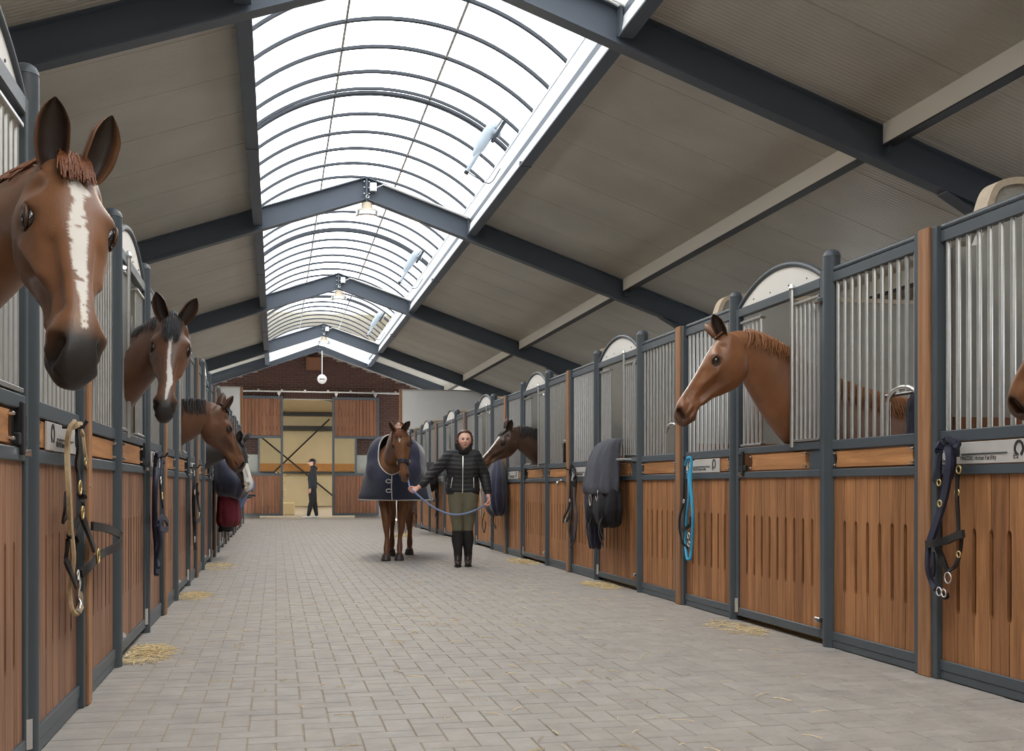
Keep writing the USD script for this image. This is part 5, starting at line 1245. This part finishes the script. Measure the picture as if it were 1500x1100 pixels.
tack('halter', 'black halter with a twisted grey lead rope on the third right wood post', 1, (780, 620), 4.072, [
    ('lead_rope', 'rug_grey', .026, .026, .0, [(238, 270), (258, 330), (255, 460), (262, 560), (250, 690), (228, 740)]), (S, 'strap_black', .036, .014, .03, [(222, 300), (228, 262), (246, 262), (258, 300), (252, 380)]), (S, 'strap_black', .034, .012, .03, [(226, 300), (224, 420), (215, 500), (188, 560), (186, 585)]),
    (S, 'strap_black', .034, .012, .03, [(186, 585), (208, 575), (236, 520)]), (S, 'strap_black', .030, .012, .02, [(236, 440), (230, 560), (222, 640), (232, 700)])],
    [('chrome', .022, .05, (236, 330)), ('chrome', .020, .05, (196, 580)), ('chrome', .016, .05, (222, 460))])
tack('halter', 'navy rope halter hanging on the second left wood post', -1, (0, 500), 2.895, [
    (S, 'strap_navy', .040, .018, .03, [(660, 520), (664, 482), (682, 480), (690, 520)]), ('lead_rope', 'strap_navy', .036, .036, .02, [(664, 490), (658, 620), (656, 760), (664, 880), (664, 990)]), (S, 'strap_navy', .030, .012, .04, [(686, 510), (680, 600), (690, 690), (694, 750)]),
    (S, 'strap_navy', .034, .014, .05, [(672, 770), (692, 745), (712, 775), (704, 800), (676, 790)]), ('lead_rope', 'strap_navy', .028, .028, .05, [(670, 780), (680, 850), (668, 920), (672, 960)])], [('chrome', .022, .06, (682, 590)), ('buckle_brass', .022, .06, (688, 655))])
tack('halter', 'black halter with silver fittings hanging on the third left wood post', -1, (0, 500), 2.895, [
    (S, 'strap_black', .050, .030, .03, [(826, 530), (822, 640), (824, 760), (828, 885)]), (S, 'strap_black', .036, .014, .05, [(834, 600), (840, 680), (850, 740), (838, 765), (828, 750)])], [('chrome', .022, .07, (824, 560)), ('chrome', .022, .07, (826, 640)), ('chrome', .026, .07, (826, 840)), ('chrome', .02, .08, (846, 735))])
tack('halter', 'dark halter hanging on the right wood post behind the woman', 1, (520, 590), 4.23, [
    (S, 'strap_black', .050, .020, .03, [(500, 480), (498, 560), (505, 660), (500, 700)]), (S, 'strap_black', .040, .016, .05, [(460, 620), (480, 610), (503, 600), (505, 560)])], [('chrome', .03, .06, (497, 705))])
# ---- rugs hanging on the fronts: folded cloth with real bulk
def bundle(secs, n=26, m=48, fold=.02, seed=0):
    """secs: (z, y centre, d centre, half-width along the row, half-depth)"""
    s = np.array(sorted(secs)); s[:, 2] = np.maximum(s[:, 2], s[:, 4] + .05 + fold); z = np.linspace(s[0, 0], s[-1, 0], n); C = [PchipInterpolator(s[:, 0], s[:, k])(z) for k in range(1, 5)]; a = np.arange(m) * 2 * PI / m
    ca, sa = np.sign(np.cos(a)) * np.abs(np.cos(a)) ** .75, np.sign(np.sin(a)) * np.abs(np.sin(a)) ** .75
    y = C[0][:, None] + C[2][:, None] * ca; d = C[1][:, None] + C[3][:, None] * sa
    P = np.stack([d, y, np.broadcast_to(z[:, None], y.shape)], -1)
    w = fold * (np.sin(a * 7 + seed) + .6 * np.sin(a * 12 + 2 * seed))[None] * np.linspace(1.1, .3, n)[:, None]
    P[..., 0] += w * sa; P[..., 1] += .7 * w * ca; P[..., 2] += .5 * fold * np.sin(a * 5 + seed)[None] * np.linspace(1, .2, n)[:, None]
    P += .02 * (noise01(P, seed, 9)[..., None] - .5)
    return closed_loft(P)
def place(D, mesh): 
    v, f = mesh; v = v.copy(); v[:, 0] = (XR - v[:, 0]) if D > 0 else XL + v[:, 0]
    return v, (f[:, ::-1] if D > 0 else f)
def quilt_lines(P): return P
t = thing('padded_rug', 'grey quilted rug slung over the second closed door in the right-hand row', 'horse rug')
obj('cover', place(1, bundle([(.88, 10.15, .19, .36, .10), (.95, 10.15, .19, .37, .12), (1.10, 10.12, .18, .33, .12), (1.25, 10.08, .16, .27, .11), (1.36, 10.02, .13, .20, .08), (1.40, 9.98, .10, .14, .04)], fold=.012, seed=2)), 'rug_grey', t, smooth=True)
obj('lining', place(1, bundle([(.34, 10.52, .14, .04, .04), (.50, 10.50, .15, .06, .07), (.80, 10.48, .16, .09, .09), (1.0, 10.44, .16, .09, .09), (1.22, 10.36, .13, .07, .08)], fold=.010, seed=5)), 'rug_navy', t, smooth=True)
for y in (10.05, 10.3): obj('rug_bar', tube([(XR - .02, y - .3, 1.2), (XR - .17, y - .3, 1.2)], .012, 8), 'galvanised', t)
t = thing('padded_rug', 'black folded rug with dangling straps hanging below the grey quilted rug', 'horse rug')
obj('cover', place(1, bundle([(.57, 10.15, .16, .26, .06), (.62, 10.12, .17, .32, .09), (.75, 10.08, .18, .34, .11), (.90, 10.10, .17, .33, .10), (.97, 10.12, .16, .28, .05)], fold=.022, seed=7)), 'rug_black', t, smooth=True)
for k, (y, z0, z1) in enumerate(((10.30, .70, .44), (10.22, .66, .36), (9.88, .68, .40), (9.84, .68, .46))):
    obj('strap', strap(bezier((XR - .27, y, z0), (XR - .29, y + .02, (z0 + z1) / 2), (XR - .26, y - .01, z1)), .03, .006, (0, 1, 0)), 'strap_black', t)
for y, z in ((10.2, .83), (9.98, .88)):
    obj('buckle', tube([(XR - .285, y + .035 * math.cos(a), z + .06 * math.sin(a)) for a in np.linspace(0, 2 * PI, 16)], .006, 6), 'chrome', t, smooth=True)
t = thing('padded_rug', 'dark navy rug with pale cords hanging on the wood post below the dark bay horse', 'horse rug')
obj('cover', place(1, bundle([(.55, 15.36, .17, .18, .05), (.62, 15.38, .18, .26, .10), (.85, 15.40, .19, .34, .13), (1.05, 15.44, .17, .34, .12), (1.22, 15.50, .13, .28, .09), (1.38, 15.62, .09, .20, .06), (1.44, 15.66, .07, .12, .03)], fold=.02, seed=11)), 'rug_navy', t, smooth=True)
for pts in (((15.66, 1.30), (15.74, 1.0), (15.70, .70), (15.76, .52)), ((15.48, 1.34), (15.52, 1.18), (15.60, 1.05), (15.72, .88)), ((15.36, 1.40), (15.36, 1.20), (15.40, 1.08))):
    obj('cord', tube(bezier(*[(XR - .33 + .12 * max(0, z - 1.05), y, z) for y, z in pts]), .012, 6), 'rug_piping', t, smooth=True)
obj('strap', strap(bezier((XR - .28, 15.72, .58), (XR - .30, 15.80, .42), (XR - .28, 15.72, .30), (XR - .27, 15.66, .45)), .035, .008, (0, 1, 0)), 'strap_black', t)
obj('strap', strap(bezier((XR - .2, 15.36, .60), (XR - .22, 15.40, .46), (XR - .18, 15.36, .36)), .06, .012, (0, 1, 0)), 'strap_black', t)
t = thing('padded_rug', 'black fluffy rug sticking out from the right-hand row behind the arm of the woman', 'horse rug')
obj('cover', place(1, bundle([(.86, 22.0, .45, .45, .24), (1.0, 22.0, .42, .62, .36), (1.2, 22.1, .36, .66, .34), (1.36, 22.3, .25, .5, .22), (1.45, 22.4, .15, .25, .1)], fold=.035, seed=13)), 'rug_black', t, smooth=True)
t = thing('padded_rug', 'navy rug folded over a bar on the left row above a burgundy one', 'horse rug')
obj('cover', place(-1, bundle([(.80, 14.9, .30, .30, .10), (.86, 14.9, .28, .42, .18), (1.0, 14.9, .24, .50, .22), (1.18, 14.95, .17, .46, .16), (1.32, 15.0, .10, .34, .08), (1.36, 15.0, .08, .2, .04)], fold=.018, seed=17)), 'rug_navy', t, smooth=True)
t = thing('padded_rug', 'burgundy rug hanging under the navy one on the left row', 'horse rug')
obj('cover', place(-1, bundle([(.44, 14.95, .24, .30, .10), (.52, 14.95, .24, .38, .14), (.72, 14.95, .24, .40, .14), (.84, 14.92, .22, .34, .10)], fold=.018, seed=19)), 'rug_burgundy', t, smooth=True)
obj('edge', place(-1, bundle([(.37, 15.0, .20, .22, .08), (.45, 14.97, .22, .30, .10)], fold=.01, seed=23)), 'rug_black', t, smooth=True)
t = thing('padded_rug', 'denim blue rug hanging beside the navy rug on the left row', 'horse rug')
obj('cover', place(-1, bundle([(.62, 18.0, .24, .12, .06), (.80, 18.0, .26, .24, .12), (1.05, 18.0, .24, .42, .18), (1.25, 18.0, .16, .45, .14), (1.42, 18.0, .08, .3, .06)], fold=.02, seed=29)), 'rug_denim', t, smooth=True)
t = thing('padded_rug', 'blue and dark red rug hanging farther down the left row', 'horse rug')
obj('cover', place(-1, bundle([(.86, 22.0, .25, .30, .14), (1.0, 22.0, .25, .42, .18), (1.18, 22.0, .18, .42, .14), (1.3, 22.0, .1, .3, .07)], fold=.02, seed=31)), 'rug_denim', t, smooth=True)
obj('lining', place(-1, bundle([(1.16, 21.7, .25, .25, .12), (1.3, 21.7, .2, .3, .12), (1.46, 21.8, .1, .2, .06)], fold=.02, seed=37)), 'rug_burgundy', t, smooth=True)
for n, y in enumerate((18.9, 22.6)):
    t = thing('saddle_rack', ['dark folding saddle rack sticking out below the denim rug', 'dark folding saddle rack farther down the left row'][n], 'saddle rack', 'saddle racks of the left row', loc=(XL, y, 0))
    obj('arm', [bbox(.03, .46, -.03, .03, .76, .79), bbox(.03, .44, -.14, .14, .785, .80)], 'slate_paint', t)
    obj('brace', tube([(.03, 0, .55), (.34, 0, .77)], .012, 6), 'slate_paint', t)
t = thing('stable_rug', 'dark rug hanging inside the nearest right stall behind the bars', 'horse rug')
obj('cover', moved(bundle([(.55, 5.85, 0, .16, .05), (.7, 5.85, 0, .2, .07), (1.2, 5.85, 0, .2, .08), (1.44, 5.85, 0, .17, .05), (1.5, 5.85, 0, .1, .03)], fold=.02, seed=41), (3.62, 0, 0)), 'rug_navy', t, smooth=True)
obj('hanger', tube([(3.62, 5.08, 1.5), (3.62, 6.1, 1.5)], .012, 6), 'galvanised', t)
t = thing('water_tap', 'small silver tap on the right-hand row beside the black halter', 'tap')
obj('spout', tube(bezier(on_wall(828, 705, 1, .0), on_wall(822, 705, 1, .08), on_wall(817, 706, 1, .16), on_wall(815.5, 711, 1, .17), n=6), .014, 8), 'chrome', t, smooth=True)
obj('handle', tube([on_wall(822, 705, 1, .08), on_wall(822, 702, 1, .08)], [.01, .02], 8), 'chrome', t)
# ---- straw and hay
def straw_pile(label, c, rx, ry, n, h, seed, name='straw_pile'):
    g = np.random.default_rng(seed); out = []
    for k in range(n):
        a, r = g.uniform(0, 2 * PI), g.uniform(0, 1) ** .7; x, y = c[0] + rx * r * math.cos(a), c[1] + ry * r * math.sin(a)
        x = min(max(x, XL + .015), XR - .015)
        b, L, z = g.uniform(0, 2 * PI), g.uniform(.03, .13), .004 + h * (1 - r) * g.uniform(0, 1)
        dz = g.uniform(-.3, .3) * h; q = np.array([[x - L * math.cos(b) / 2, y - L * math.sin(b) / 2, max(z - dz, .003)], [x, y, z + .004], [x + L * math.cos(b) / 2, y + L * math.sin(b) / 2, max(z + dz, .003)]])
        q[:, 0] = np.clip(q[:, 0], XL + .03, XR - .03)
        out.append(tube(q, g.uniform(.0012, .0026), 3))
    o = obj(name, out, 'straw', None); setd(o, label, 'straw', None, 'stuff')
straw_pile('loose straw at the foot of the second left post, nearest heap in the picture', (-.72, 6.55), .16, .40, 340, .035, 1)
straw_pile('straw spilling from under the third left door post', (-.70, 9.95), .14, .40, 200, .03, 2)
straw_pile('faint straw along the left row far down the aisle', (-.66, 13.6), .2, .7, 160, .02, 3)
straw_pile('straw below the door of the chestnut horse on the right', (3.02, 6.9), .16, .45, 130, .02, 4)
straw_pile('straw below the door with the grey rug', (3.05, 10.2), .15, .45, 260, .03, 5)
straw_pile('straw below the door of the dark bay horse', (3.05, 13.6), .16, .6, 280, .035, 6)
straw_pile('small tuft of hay lying behind the led horse', (2.35, 20.9), .18, .25, 260, .12, 7, 'hay_tuft')
straw_pile('single straws and chaff scattered over the paving', (1.2, 7.5), 1.9, 4.5, 260, .002, 8, 'straw_scatter')
t = thing('hay_bale', 'hay bale and loose hay just inside the gateway at its left side', 'hay')
obj('bale', bbox(.18, .62, 37.6, 38.4, 0, .42, .03), 'straw', t)
g = np.random.default_rng(3)
obj('loose_hay', [tube([(g.uniform(-.1, .32), g.uniform(37.7, 38.3), z), (g.uniform(-.1, .32), g.uniform(37.7, 38.3), z + g.uniform(-.1, .2))], .012, 4) for z in np.linspace(.4, 1.35, 140)], 'straw', t)
